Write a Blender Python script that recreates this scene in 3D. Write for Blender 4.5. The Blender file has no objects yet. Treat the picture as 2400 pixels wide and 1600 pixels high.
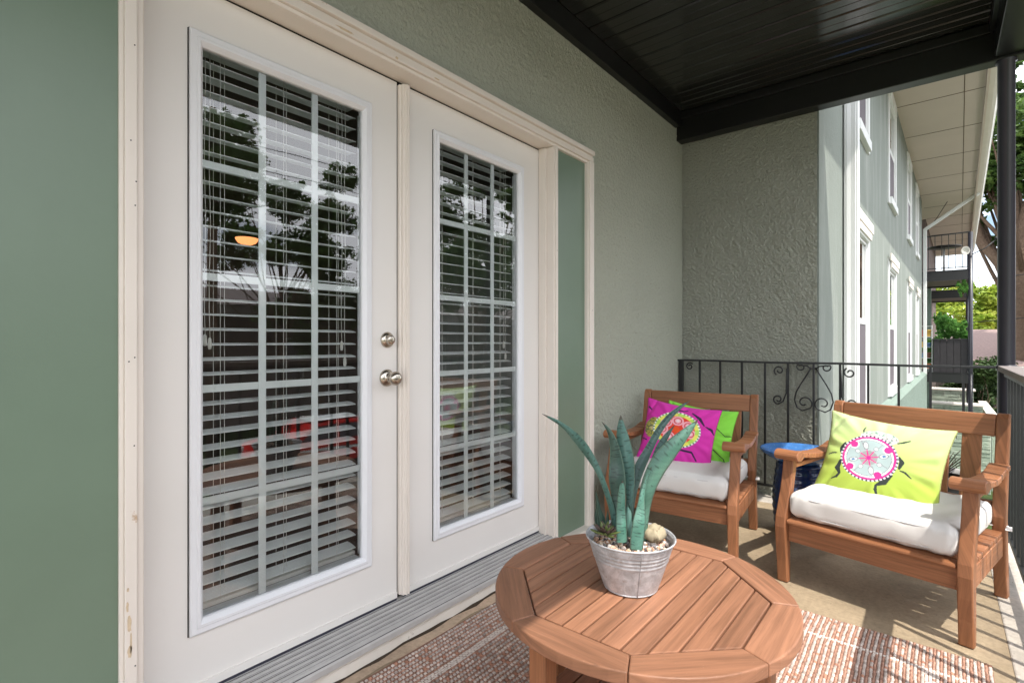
import bpy, math, random
import numpy as np
from mathutils import Matrix, Vector
random.seed(7); rng = np.random.default_rng(7)
sc = bpy.context.scene
COL = sc.collection
R = math.radians

# ------------------------------------------------------------------ camera frame
FPX, EYE, TH = 1210.0, 1.12, R(39.5)
cF = (math.cos(TH), math.sin(TH)); cR = (math.sin(TH), -math.cos(TH))
def at(u, v, k):
    """point seen at (u, v) of the 2400 px photo, k metres deep"""
    a = (u-1200)/FPX; b = (799-v)/FPX
    return (k*(cF[0]+a*cR[0]), k*(cF[1]+a*cR[1]), EYE+k*b)

# ------------------------------------------------------------------ mesh builder
class MB:
    def __init__(s): s.v=[]; s.f=[]; s.uv=[]; s.m=[]; s.sm=[]
    def add(s, vs, fs, grain=None, mi=0, smooth=False):
        a = np.array(vs, float); n = len(s.v)
        if grain is None: grain = int(np.argmax(a.max(0)-a.min(0)))
        o = [i for i in range(3) if i != grain]
        off = random.random()*7
        U = a[:, grain]+off; V = a[:, o[0]]+a[:, o[1]]*1.31+off*3
        s.v += [tuple(x) for x in a]
        for f in fs:
            s.f.append(tuple(i+n for i in f)); s.m.append(mi); s.sm.append(smooth)
            s.uv += [(U[i], V[i]) for i in f]
        return s
    def box(s, x0, x1, y0, y1, z0, z1, grain=None, mi=0):
        v = [(x0,y0,z0),(x1,y0,z0),(x1,y1,z0),(x0,y1,z0),(x0,y0,z1),(x1,y0,z1),(x1,y1,z1),(x0,y1,z1)]
        return s.add(v, [(0,3,2,1),(4,5,6,7),(0,1,5,4),(1,2,6,5),(2,3,7,6),(3,0,4,7)], grain, mi)
    def prism(s, pts, axis, a0, a1, grain=None, mi=0, smooth=False):
        """pts: 2D polygon; axis: extrusion axis 0/1/2 (polygon in the other two, in order)"""
        n = len(pts); vs = []
        for a in (a0, a1):
            for p in pts:
                q = list(p); q.insert(axis, a); vs.append(q)
        fs = [tuple(range(n)), tuple(range(2*n-1, n-1, -1))]
        fs += [(i, i+n, (i+1) % n+n, (i+1) % n) for i in range(n)]
        return s.add(vs, fs, grain, mi, smooth)
    def bar(s, p, q, w, h=None, grain=None, mi=0, n=4, up=(0,0,1)):
        h = h or w; p = Vector(p); q = Vector(q); d = (q-p).normalized()
        u = Vector(up)
        if abs(d.dot(u)) > .95: u = Vector((0,1,0))
        a = d.cross(u).normalized(); b = a.cross(d)
        vs = []
        for c in (p, q):
            for i in range(n):
                t = 2*math.pi*(i+.5)/n; k = math.sqrt(2) if n == 4 else 1
                vs.append(c+a*(math.cos(t)*w/2*k)+b*(math.sin(t)*h/2*k))
        fs = [tuple(range(n-1, -1, -1)), tuple(range(n, 2*n))]+[(i, (i+1) % n, (i+1) % n+n, i+n) for i in range(n)]
        return s.add(vs, fs, grain, mi, n > 6)
    def tube(s, pts, r, n=8, mi=0, grain=None, squash=1):
        P = [Vector(p) for p in pts]; m = len(P)
        rr = r if isinstance(r, (list, tuple)) else [r]*m
        vs = []; prev = None
        for i, c in enumerate(P):
            d = (P[min(i+1, m-1)]-P[max(i-1, 0)]).normalized()
            if prev is None:
                u = Vector((0,0,1)) if abs(d.z) < .9 else Vector((1,0,0))
                prev = d.cross(u).normalized()
            a = (prev-d*prev.dot(d)).normalized(); prev = a; b = d.cross(a)
            for k in range(n):
                t = 2*math.pi*k/n
                vs.append(c+a*(math.cos(t)*rr[i])+b*(math.sin(t)*rr[i]*squash))
        fs = [tuple(range(n-1, -1, -1)), tuple(range((m-1)*n, m*n))]
        for i in range(m-1):
            for k in range(n):
                fs.append((i*n+k, i*n+(k+1) % n, (i+1)*n+(k+1) % n, (i+1)*n+k))
        return s.add(vs, fs, grain, mi, True)
    def lathe(s, prof, c=(0,0,0), n=48, axis=2, mi=0, wob=0):
        vs = []
        for r, z in prof:
            for k in range(n):
                t = 2*math.pi*k/n; rr = r*(1+wob*math.sin(3*t+z*9))
                q = [rr*math.cos(t), rr*math.sin(t)]; q.insert(axis, z) if axis != 2 else q.append(z)
                vs.append((q[0]+c[0], q[1]+c[1], q[2]+c[2]))
        fs = []
        for i in range(len(prof)-1):
            for k in range(n):
                fs.append((i*n+k, i*n+(k+1) % n, (i+1)*n+(k+1) % n, (i+1)*n+k))
        return s.add(vs, fs, 2, mi, True)
    def build(s, name, mat, parent=None, local=False, bevel=0, seg=2, norm=True):
        me = bpy.data.meshes.new(name); me.from_pydata(s.v, [], s.f)
        uv = me.uv_layers.new(name='UVMap'); uv.data.foreach_set('uv', np.array(s.uv, np.float32).ravel())
        for m in (mat if isinstance(mat, (list, tuple)) else [mat]): me.materials.append(m)
        me.polygons.foreach_set('material_index', s.m)
        me.polygons.foreach_set('use_smooth', s.sm)
        me.validate(); me.update()
        o = bpy.data.objects.new(name, me); COL.objects.link(o)
        if norm:
            import bmesh
            b = bmesh.new(); b.from_mesh(me); bmesh.ops.recalc_face_normals(b, faces=b.faces); b.to_mesh(me); b.free()
        if bevel:
            md = o.modifiers.new('bevel', 'BEVEL'); md.width = bevel; md.segments = seg; md.limit_method = 'ANGLE'; md.angle_limit = R(40)
            md.harden_normals = False
        if parent is not None:
            o.parent = parent
            if not local: o.matrix_parent_inverse = Matrix.Translation(-parent.location)
        return o

def tag(o, label, cat, group=None):
    o['label'] = label; o['category'] = cat
    if group: o['group'] = group
    return o
def thing(name, label, cat, loc=(0,0,0), rz=0, group=None):
    o = bpy.data.objects.new(name, None); COL.objects.link(o); o.location = loc; o.rotation_euler = (0,0,rz)
    o.empty_display_size = .1
    return tag(o, label, cat, group)
def struct(o): o['kind'] = 'structure'; return o
def copy_tree(root, loc, rz, label):
    r = root.copy(); COL.objects.link(r); r.location = loc; r.rotation_euler = (0,0,rz); r['label'] = label
    for ch in list(root.children):
        c = ch.copy(); COL.objects.link(c); c.parent = r
        for g in list(ch.children):
            e = g.copy(); COL.objects.link(e); e.parent = c
    return r
def raw(name, V, F, mat, parent=None, smooth=False, cols=None, local=False, mis=None):
    """fast mesh from numpy"""
    me = bpy.data.meshes.new(name)
    me.from_pydata(V.tolist() if hasattr(V, 'tolist') else V, [], F.tolist() if hasattr(F, 'tolist') else F)
    for m in (mat if isinstance(mat, (list, tuple)) else [mat]): me.materials.append(m)
    if mis is not None: me.polygons.foreach_set('material_index', np.array(mis, np.int32))
    if smooth: me.polygons.foreach_set('use_smooth', [True]*len(me.polygons))
    if cols is not None:
        a = me.color_attributes.new('Col', 'FLOAT_COLOR', 'POINT')
        c = np.ones((len(V), 4), np.float32); c[:, :3] = cols; a.data.foreach_set('color', c.ravel())
    me.update()
    o = bpy.data.objects.new(name, me); COL.objects.link(o)
    if parent is not None:
        o.parent = parent
        if not local: o.matrix_parent_inverse = Matrix.Translation(-parent.location)
    return o

# ------------------------------------------------------------------ materials
def nm(name):
    m = bpy.data.materials.new(name); m.use_nodes = True
    return m, m.node_tree.nodes, m.node_tree.links, m.node_tree.nodes['Principled BSDF']
def ramp(N, stops, interp='LINEAR'):
    r = N.new('ShaderNodeValToRGB'); r.color_ramp.interpolation = interp
    e = r.color_ramp.elements
    while len(e) < len(stops): e.new(.5)
    for i, (p, c) in enumerate(stops):
        e[i].position = p; e[i].color = (*c, 1) if not isinstance(c, float) else (c, c, c, 1)
    return r
def coords(N, L, kind='Object', scale=(1,1,1)):
    tc = N.new('ShaderNodeTexCoord'); mp = N.new('ShaderNodeMapping'); mp.inputs['Scale'].default_value = scale
    L.new(tc.outputs[kind], mp.inputs[0]); return mp.outputs[0]
def noise(N, L, vec, scale, detail=3, rough=.5, dist=0):
    n = N.new('ShaderNodeTexNoise'); n.inputs['Scale'].default_value = scale
    n.inputs['Detail'].default_value = detail; n.inputs['Roughness'].default_value = rough; n.inputs['Distortion'].default_value = dist
    L.new(vec, n.inputs['Vector']); return n.outputs['Fac']
def mixc(N, L, fac, a, b, mode='MIX'):
    m = N.new('ShaderNodeMix'); m.data_type = 'RGBA'; m.blend_type = mode
    for k, v in ((0, fac), (6, a), (7, b)):
        if isinstance(v, (int, float)): m.inputs[k].default_value = v
        elif isinstance(v, tuple): m.inputs[k].default_value = (*v, 1)
        else: L.new(v, m.inputs[k])
    return m.outputs[2]
def bump(N, L, B, h, strength, dist):
    b = N.new('ShaderNodeBump'); b.inputs['Strength'].default_value = strength; b.inputs['Distance'].default_value = dist
    L.new(h, b.inputs['Height']); L.new(b.outputs[0], B.inputs['Normal']); return b
def dull(c, k): return tuple(x*k for x in c)

def plain(name, col, rough=.5, spec=.5, metal=0, var=.12, vs=6, bs=0, bd=.001, bsc=150, dirt=None, dsc=3, dlo=.6, dhi=.75):
    m, N, L, B = nm(name); vec = coords(N, L)
    n = noise(N, L, vec, vs, 4, .6)
    c = mixc(N, L, n, dull(col, 1-var), dull(col, 1+var))
    if dirt:
        d = noise(N, L, vec, dsc, 8, .7); r = ramp(N, [(dlo, 0.0), (dhi, 1.0)]); L.new(d, r.inputs[0])
        c = mixc(N, L, r.outputs[0], c, dirt)
    L.new(c, B.inputs['Base Color'])
    B.inputs['Roughness'].default_value = rough; B.inputs['Specular IOR Level'].default_value = spec; B.inputs['Metallic'].default_value = metal
    if bs: bump(N, L, B, noise(N, L, vec, bsc, 4, .6), bs, bd)
    return m

def wood_mat(name, a, b, rough=.45, dark=.5):
    m, N, L, B = nm(name)
    g = coords(N, L, 'UV', (3, 70, 1)); g2 = coords(N, L, 'UV', (1.1, 9, 1)); g3 = coords(N, L, 'UV', (14, 260, 1))
    n1 = noise(N, L, g, 1, 4, .6, .4); n2 = noise(N, L, g2, 1, 3, .5, .8); n3 = noise(N, L, g3, 1, 2, .5)
    r = ramp(N, [(.32, a), (.68, b)]); L.new(n2, r.inputs[0])
    r2 = ramp(N, [(.35, dark), (.62, 1.0)]); L.new(n1, r2.inputs[0])
    c = mixc(N, L, .55, r.outputs[0], r2.outputs[0], 'MULTIPLY')
    r3 = ramp(N, [(.3, .7), (.45, 1.0)]); L.new(n3, r3.inputs[0])
    c = mixc(N, L, .5, c, r3.outputs[0], 'MULTIPLY')
    gi = N.new('ShaderNodeNewGeometry'); ri = N.new('ShaderNodeMath'); ri.operation = 'MULTIPLY_ADD'; L.new(gi.outputs['Random Per Island'], ri.inputs[0]); ri.inputs[1].default_value = .42; ri.inputs[2].default_value = .74
    c = mixc(N, L, 1.0, c, ri.outputs[0], 'MULTIPLY')
    w = noise(N, L, coords(N, L), 420, 2, .5); rw = ramp(N, [(.74, 0.0), (.8, 1.0)]); L.new(w, rw.inputs[0])
    c = mixc(N, L, rw.outputs[0], c, (.62, .42, .3))
    L.new(c, B.inputs['Base Color']); B.inputs['Roughness'].default_value = rough; B.inputs['Specular IOR Level'].default_value = .35
    bump(N, L, B, n1, .25, .001)
    return m

def stucco(name, col, scale=75, depth=.008, strength=.9, spots=True, stain=None):
    m, N, L, B = nm(name); vec = coords(N, L)
    big = noise(N, L, vec, 1.3, 5, .6)
    c = mixc(N, L, big, dull(col, .86), dull(col, 1.12))
    n1 = noise(N, L, vec, scale, 5, .65, .3); n2 = noise(N, L, vec, scale*2.7, 3, .6)
    v = N.new('ShaderNodeTexVoronoi'); v.inputs['Scale'].default_value = scale*.8; L.new(vec, v.inputs['Vector'])
    mth = N.new('ShaderNodeMath'); mth.operation = 'MULTIPLY_ADD'; L.new(n2, mth.inputs[0]); mth.inputs[1].default_value = .35; L.new(n1, mth.inputs[2])
    m2 = N.new('ShaderNodeMath'); m2.operation = 'MULTIPLY_ADD'; L.new(v.outputs['Distance'], m2.inputs[0]); m2.inputs[1].default_value = -.35; L.new(mth.outputs[0], m2.inputs[2])
    if spots:
        s = noise(N, L, vec, 70, 2, .4); r = ramp(N, [(.74, 0.0), (.77, .8)]); L.new(s, r.inputs[0])
        c = mixc(N, L, r.outputs[0], c, dull(col, .45))
    if stain:
        s = noise(N, L, coords(N, L, 'Object', (1.5, 1.5, .25)), 2.2, 5, .6); r = ramp(N, [(.5, 0.0), (.72, .8)]); L.new(s, r.inputs[0])
        c = mixc(N, L, r.outputs[0], c, stain)
    L.new(c, B.inputs['Base Color']); B.inputs['Roughness'].default_value = .8; B.inputs['Specular IOR Level'].default_value = .25
    bump(N, L, B, m2.outputs[0], strength, depth)
    return m

def glass_mat(name, ior=1.55, boost=1.6, tint=(.96,.98,.97)):
    m, N, L, B = nm(name); N.remove(B); out = [n for n in N if n.type == 'OUTPUT_MATERIAL'][0]
    fr = N.new('ShaderNodeFresnel'); fr.inputs[0].default_value = ior
    k = N.new('ShaderNodeMath'); k.operation = 'MULTIPLY'; k.use_clamp = True; L.new(fr.outputs[0], k.inputs[0]); k.inputs[1].default_value = boost
    t = N.new('ShaderNodeBsdfTransparent'); t.inputs[0].default_value = (*tint, 1)
    g = N.new('ShaderNodeBsdfGlossy'); g.inputs['Roughness'].default_value = .0
    w = noise(N, L, coords(N, L), 2.3, 2, .4)
    b = N.new('ShaderNodeBump'); b.inputs['Strength'].default_value = .12; b.inputs['Distance'].default_value = .006; L.new(w, b.inputs['Height']); L.new(b.outputs[0], g.inputs['Normal'])
    mx = N.new('ShaderNodeMixShader'); L.new(k.outputs[0], mx.inputs[0]); L.new(t.outputs[0], mx.inputs[1]); L.new(g.outputs[0], mx.inputs[2])
    L.new(mx.outputs[0], out.inputs[0]); return m

def attr_mat(name, rough=.8, spec=.2, bs=.3, bsc=900, sheen=0):
    m, N, L, B = nm(name); a = N.new('ShaderNodeAttribute'); a.attribute_name = 'Col'
    L.new(a.outputs['Color'], B.inputs['Base Color']); B.inputs['Roughness'].default_value = rough; B.inputs['Specular IOR Level'].default_value = spec
    bump(N, L, B, noise(N, L, coords(N, L), bsc, 2, .5), bs, .0008); B.inputs['Sheen Weight'].default_value = sheen
    return m

def leaf_mat(name, c1, c2, trans=.35, scale=1.2):
    m, N, L, B = nm(name); vec = coords(N, L)
    gi = N.new('ShaderNodeNewGeometry'); n = noise(N, L, vec, scale, 3, .6)
    r = ramp(N, [(.35, c1), (.65, c2)]); L.new(n, r.inputs[0])
    rr = N.new('ShaderNodeMath'); rr.operation = 'MULTIPLY_ADD'; L.new(gi.outputs['Random Per Island'], rr.inputs[0]); rr.inputs[1].default_value = .7; rr.inputs[2].default_value = .65
    c = mixc(N, L, 1.0, r.outputs[0], rr.outputs[0], 'MULTIPLY')
    L.new(c, B.inputs['Base Color']); B.inputs['Roughness'].default_value = .55; B.inputs['Specular IOR Level'].default_value = .3
    out = [x for x in N if x.type == 'OUTPUT_MATERIAL'][0]
    t = N.new('ShaderNodeBsdfTranslucent'); L.new(c, t.inputs[0])
    mx = N.new('ShaderNodeMixShader'); mx.inputs[0].default_value = trans; L.new(B.outputs[0], mx.inputs[1]); L.new(t.outputs[0], mx.inputs[2]); L.new(mx.outputs[0], out.inputs[0])
    return m

def concrete(name, col, stain=(.12,.09,.05)):
    m, N, L, B = nm(name); vec = coords(N, L)
    n = noise(N, L, vec, 2.2, 8, .65); f = noise(N, L, vec, 55, 5, .7); fine = noise(N, L, vec, 320, 2, .6)
    r = ramp(N, [(.3, dull(col, .68)), (.55, col), (.75, dull(col, 1.2))]); L.new(n, r.inputs[0])
    r2 = ramp(N, [(.3, .62), (.6, 1.0)]); L.new(f, r2.inputs[0]); c = mixc(N, L, .7, r.outputs[0], r2.outputs[0], 'MULTIPLY')
    s = noise(N, L, vec, 1.1, 6, .7, .5); r3 = ramp(N, [(.5, 0.0), (.72, .55)]); L.new(s, r3.inputs[0]); c = mixc(N, L, r3.outputs[0], c, stain)
    sp = noise(N, L, vec, 95, 1, .3); r4 = ramp(N, [(.76, 0.0), (.79, .8)]); L.new(sp, r4.inputs[0]); c = mixc(N, L, r4.outputs[0], c, (.05,.04,.03))
    L.new(c, B.inputs['Base Color']); B.inputs['Roughness'].default_value = .75; B.inputs['Specular IOR Level'].default_value = .35
    bump(N, L, B, fine, .35, .002); return m

M = {}
M['wood'] = wood_mat('oiled_eucalyptus', (.31,.125,.055), (.42,.18,.085), .45, .42)
M['wood2'] = wood_mat('oiled_eucalyptus_shaded', (.27,.105,.055), (.36,.15,.08))  # darker copy of the same wood, shade put into its colour
M['twood'] = wood_mat('table_eucalyptus', (.28,.13,.072), (.40,.19,.11), .5, .42)
M['white'] = plain('door_paint', (.77,.742,.705), .38, .5, var=.03, vs=2, bs=.05, bd=.002, bsc=30)
M['trim'] = plain('trim_paint', (.76,.695,.625), .45, .5, var=.05, vs=5, dirt=(.50,.36,.24), dsc=7, dlo=.67, dhi=.70, bs=.12, bd=.002, bsc=40)
M['vinyl'] = plain('lite_frame_vinyl', (.76,.765,.785), .35, .5, var=.02)
M['muntin'] = plain('grille_white', (.90,.93,.92), .4, .4, var=.02)
M['slat'] = plain('blind_slat', (.90,.92,.91), .5, .4, var=.04, vs=3)
M['cord'] = plain('blind_cord', (.75,.73,.68), .8, .2)
M['stucco'] = stucco('stucco_wall_sage', (.40,.415,.34), 110, .006, .9)
M['stucco_rough'] = stucco('stucco_rough_sage', (.41,.42,.35), 150, .012, 1.0, spots=False)
M['facade'] = stucco('facade_paint', (.235,.262,.235), 30, .006, .5, False, stain=(.36,.38,.35))
M['facade_low'] = stucco('plinth_paint', (.22,.28,.24), 24, .02, .8, False)
M['green'] = plain('sage_panel_paint', (.158,.222,.160), .34, .5, var=.09, vs=3.5, bs=.10, bd=.003, bsc=60, dirt=(.06,.07,.05), dsc=55, dlo=.735, dhi=.76)
M['black'] = plain('black_gloss_paint', (.007,.007,.007), .36, .5, var=.2, bs=.08, bd=.002, bsc=60)
M['ceil'] = plain('ceiling_black', (.015,.015,.013), .15, .6, var=.3, vs=3, bs=.05, bd=.002, bsc=14)
M['iron'] = plain('wrought_iron', (.014,.015,.015), .45, .5, var=.3, bs=.3, bd=.001, bsc=120)
M['post'] = plain('post_paint', (.022,.022,.03), .3, .5, var=.2, dirt=(.35,.33,.33), dsc=60, dlo=.76, dhi=.78)
M['cap'] = plain('weathered_rail_cap', (.23,.20,.19), .8, .2, var=.3, vs=30, bs=.5, bd=.003, bsc=70)
M['floor'] = concrete('deck_concrete', (.40,.31,.205))
M['edge'] = concrete('deck_edge_concrete', (.55,.50,.44), (.25,.22,.18))
M['curb'] = plain('curb_paint', (.72,.67,.60), .6, .3, var=.08, vs=9, bs=.3, bd=.004, bsc=30, dirt=(.22,.17,.12), dsc=9, dlo=.66, dhi=.72)
M['alu'] = plain('threshold_aluminium', (.44,.425,.41), .5, .4, metal=.0, var=.18, vs=14, bs=.15, bsc=90)
M['rubber'] = plain('door_sweep', (.03,.03,.045), .6)
M['nickel'] = plain('satin_nickel', (.50,.45,.38), .25, .5, metal=1, var=.08)
M['gap'] = plain('dark_gap', (.02,.018,.016), .9, .1)
M['cush'] = plain('white_canvas', (.69,.665,.635), .9, .15, var=.03, vs=4, bs=.35, bd=.0012, bsc=420)
M['pipe'] = plain('cushion_piping', (.55,.53,.52), .9, .1)
M['pil'] = attr_mat('printed_cotton', sheen=.1)
M['leafp'] = attr_mat('snake_leaf', .42, .45, .3, 160)
M['glass'] = glass_mat('door_glass', 1.55, 2.6)
M['wglass'] = glass_mat('window_glass', 1.5, 2.0, (.35,.4,.38))
M['navy'] = plain('navy_glaze', (.012,.03,.11), .12, .6, var=.3, vs=12)
M['blue'] = plain('blue_glaze', (.05,.16,.40), .2, .6, var=.5, vs=25, dirt=(.3,.42,.55), dsc=40, dlo=.58, dhi=.68)
M['tan'] = plain('soffit_paint', (.62,.53,.47), .7, .2, var=.08, vs=1.2)
M['gutter'] = plain('gutter_paint', (.66,.64,.58), .5, .4, var=.08)
M['spout'] = plain('downspout_paint', (.74,.75,.74), .4, .5, var=.04)
M['screen'] = plain('window_screen', (.14,.12,.135), .7, .2)
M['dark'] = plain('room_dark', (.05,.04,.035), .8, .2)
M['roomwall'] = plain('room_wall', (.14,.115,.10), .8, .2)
M['shingle'] = plain('roof_shingle', (.24,.175,.16), .95, .1, var=.35, vs=14, bs=.6, bd=.03, bsc=6)
M['bark'] = plain('bark', (.15,.105,.075), .95, .1, var=.45, vs=9, bs=1, bd=.05, bsc=14)
M['grass'] = plain('lawn', (.06,.085,.03), .95, .1, var=.35, vs=2.5, bs=.6, bd=.03, bsc=40)
M['pave'] = plain('driveway_concrete', (.42,.40,.36), .9, .2, var=.15, vs=1)
M['block'] = stucco('mossy_block', (.36,.42,.33), 8, .03, .9, False, stain=(.6,.6,.5))
M['oppwall'] = plain('opposite_wall', (.16,.125,.115), .9, .2, var=.15, vs=1)
M['leafA'] = leaf_mat('oak_leaves', (.035,.085,.018), (.10,.17,.035))
M['leafB'] = leaf_mat('bright_leaves', (.17,.28,.03), (.38,.42,.06), .45, .6)
M['leafC'] = leaf_mat('hedge_leaves', (.025,.055,.018), (.07,.12,.035), .2)
M['leafD'] = leaf_mat('balcony_plant_leaves', (.06,.20,.04), (.20,.42,.10), .4)

# ================================================================== WORLD / LIGHT
SUN = Vector((-.265, -.499, 1)).normalized()
w = bpy.data.worlds.new('World'); sc.world = w; w.use_nodes = True
N, L = w.node_tree.nodes, w.node_tree.links
bg = N['Background']; sky = N.new('ShaderNodeTexSky'); sky.sky_type = 'NISHITA'; sky.sun_disc = False
sky.sun_elevation = math.asin(SUN.z); sky.sun_rotation = math.atan2(SUN.x, SUN.y) % (2*math.pi)
sky.dust_density = 1.5
tc = N.new('ShaderNodeTexCoord'); mp = N.new('ShaderNodeMapping'); mp.inputs['Scale'].default_value = (1.6,1.6,4.5); L.new(tc.outputs['Generated'], mp.inputs[0])
cn = noise(N, L, mp.outputs[0], 1.7, 8, .58, .3); cr = ramp(N, [(.34, 0.0), (.50, 1.0)]); L.new(cn, cr.inputs[0])
cc = mixc(N, L, cr.outputs[0], sky.outputs[0], (14.5, 14.8, 15.6))
L.new(cc, bg.inputs[0]); bg.inputs[1].default_value = .15
sl = bpy.data.lights.new('sun', 'SUN'); sl.energy = 3.5; sl.angle = R(.5); sl.color = (1, .95, .87)
so = bpy.data.objects.new('sun', sl); COL.objects.link(so); so.rotation_euler = SUN.to_track_quat('Z', 'Y').to_euler()

cam = bpy.data.cameras.new('camera'); co = bpy.data.objects.new('camera', cam); COL.objects.link(co)
cam.sensor_width = 36; cam.lens = 36*FPX/2400; cam.clip_end = 800; cam.clip_start = .05
co.location = (0, 0, EYE); co.rotation_euler = (R(90), 0, TH-R(90)); sc.camera = co
sc.view_settings.view_transform = 'Standard'; sc.view_settings.look = 'None'; sc.view_settings.exposure = .66; sc.view_settings.gamma = 1

# ================================================================== GROUND + DECK
GZ = -2.6
b = MB(); b.box(-300, 300, -300, 300, GZ-.3, GZ); struct(b.build('ground', M['grass']))
b = MB(); b.box(-40, 30, -9.5, -4.2, GZ, GZ+.006); struct(b.build('driveway', M['pave']))
b = MB(); b.box(-3, 3.9, -.2, 1.8, -.22, 0); struct(b.build('floor', M['floor']))
b = MB(); b.box(-3, 4.12, -.36, -.2, -.22, .002); b.box(3.9, 4.12, -.2, 1.6, -.22, .002)
struct(b.build('floor_edge', M['edge'], bevel=.006))

# ceiling of boards running across the balcony
t = thing('porch_ceiling', 'glossy black board ceiling of the balcony with grooves', 'ceiling', (0,0,2.92))
b = MB(); b.box(-3, 4.0, -.30, 1.6, 2.97, 3.15)
b.build('ceiling_backing', M['gap'], t)
b = MB(); x = -3.0
while x < 3.97:
    x1 = min(x+.155, 3.985)
    b.prism([(x+.004,2.97),(x+.004,2.926),(x+.012,2.92),(x+.073,2.92),(x+.076,2.924),(x+.080,2.92),(x1-.012,2.92),(x1-.004,2.926),(x1-.004,2.97)], 1, -.30, 1.56)
    x += .155
b.build('ceiling_boards', M['ceil'], t)
t = thing('roof_beam', 'deep black beam crossing from the wall to the round post', 'beam', (4.03,.6,2.705))
b = MB(); b.box(3.985, 4.085, -.39, 1.597, 2.705, 3.15); b.box(3.962, 3.985, -.24, 1.597, 2.86, 2.915)
b.build('beam', M['black'], t, bevel=.004)
t = thing('fascia_beam', 'black beam along the open side of the balcony over the railing', 'beam', (0,-.3,2.705))
b = MB(); b.box(-3, 3.983, -.39, -.25, 2.72, 3.15); b.box(-3, 3.96, -.25, -.225, 2.86, 2.915)
b.build('beam', M['black'], t, bevel=.004)
t = thing('wall_ledger', 'black trim board where the ceiling meets the stucco', 'trim', (0,1.58,2.83))
b = MB(); b.box(-3, 3.96, 1.55, 1.597, 2.80, 2.918); b.build('trim_board', M['black'], t, bevel=.003)
b = MB(); b.box(-3, 4.08, -.42, 6, 3.16, 3.3); tag(b.build('balcony_above', M['gap']), 'dark slab of the balcony above over the ceiling boards', 'slab')

# ================================================================== HOUSE WALL with door opening
t = thing('stucco_wall', 'sage green stucco wall around the white french doors', 'wall', (0,1.6,0))
b = MB(); b.box(2.62, 4.1, 1.6, 1.78, -.22, 4.7); b.box(-3, .0, 1.6, 1.78, -.22, 4.7); b.box(0, 2.62, 1.6, 1.78, 2.215, 4.7)
b.build('wall_face', M['stucco'], t)
def vnoise(a, c, s, seed):
    g_ = np.random.default_rng(seed).random((256, 256)); X = a/s; Y = c/s; i = np.floor(X).astype(int); j = np.floor(Y).astype(int)
    fx = X-i; fy = Y-j; fx = fx*fx*(3-2*fx); fy = fy*fy*(3-2*fy); i %= 256; j %= 256; i1 = (i+1) % 256; j1 = (j+1) % 256
    return (g_[i,j]*(1-fx)+g_[i1,j]*fx)*(1-fy)+(g_[i,j1]*(1-fx)+g_[i1,j1]*fx)*fy
def relief(name, origin, du, dv, nrm, lu, lv, step, amp, sc_, mat, parent, seed, smear=1.0):
    nu, nv = int(lu/step)+1, int(lv/step)+1
    A, Bb = np.meshgrid(np.linspace(0, lu, nu), np.linspace(0, lv, nv), indexing='ij')
    ca, sa = math.cos(.6), math.sin(.6)
    h = vnoise(A, Bb, sc_, seed)*.45+vnoise(A*ca-Bb*sa, Bb*ca+A*sa, sc_*.62, seed+1)*.35+vnoise(A*sa+Bb*ca, Bb*sa-A*ca, sc_*.4, seed+4)*.35
    h = h+.25*(vnoise(A, Bb, sc_*9, seed+2)-.5); h = np.clip(h-.22, 0, 1)**1.3*amp
    V = np.array(origin)+A[..., None]*np.array(du)+Bb[..., None]*np.array(dv)+h[..., None]*np.array(nrm)
    I = np.arange(nu*nv).reshape(nu, nv); F = np.stack([I[:-1,:-1].ravel(), I[1:,:-1].ravel(), I[1:,1:].ravel(), I[:-1,1:].ravel()], 1)
    return raw(name, V.reshape(-1, 3), F, mat, parent, True)
relief('stucco_coat', (2.605,1.599,-.02), (1,0,0), (0,0,1), (0,-1,0), 1.50, 2.86, .0052, .010, .0145, M['stucco'], t, 3)
relief('stucco_coat', (.35,1.599,2.20), (1,0,0), (0,0,1), (0,-1,0), 2.255, .66, .0045, .011, .0135, M['stucco'], t, 8)

t = thing('door_surround', 'cream wooden frame around both doors with green side panels', 'door frame', (1.3,1.57,0))
b = MB()
b.box(-.03, .01, 1.548, 1.64, .05, 2.15)      # far left outer trim
b.build('outer_trim', M['trim'], t, bevel=.003)
b = MB()
for x0, x1, y0 in ((.366,.376,1.556), (.376,.402,1.549), (.402,.417,1.558)): b.box(x0, x1, y0, 1.70, .06, 2.147)
b.box(.417, .431, 1.605, 1.648, .09, 2.147)
b.build('jamb', M['trim'], t, bevel=.002)
b = MB()
for x0, x1, y0 in ((2.236,2.246,1.558), (2.246,2.262,1.549), (2.262,2.275,1.556)): b.box(x0, x1, y0, 1.70, .06, 2.147)
b.box(2.222, 2.236, 1.605, 1.648, .09, 2.147)
b.build('jamb', M['trim'], t, bevel=.002)
b = MB(); b.box(2.575, 2.585, 1.556, 1.60, .05, 2.162); b.box(2.585, 2.63, 1.545, 1.64, .045, 2.162); b.build('outer_trim', M['trim'], t, bevel=.003)
b = MB()
b.box(-.03, 2.63, 1.560, 1.70, 2.150, 2.164); b.box(-.03, 2.63, 1.549, 1.60, 2.164, 2.190); b.box(-.03, 2.63, 1.555, 1.60, 2.190, 2.200); b.box(-.03, 2.63, 1.540, 1.60, 2.200, 2.225)
b.build('head_casing', M['trim'], t, bevel=.003)
b = MB(); b.box(2.275, 2.575, 1.578, 1.64, .06, 2.150)
b.build('green_panel', M['green'], t, bevel=.001)
b = MB(); b.box(.01, .366, 1.566, 1.64, .06, 2.150); b.build('green_panel', M['green'], t, bevel=.001)
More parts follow.
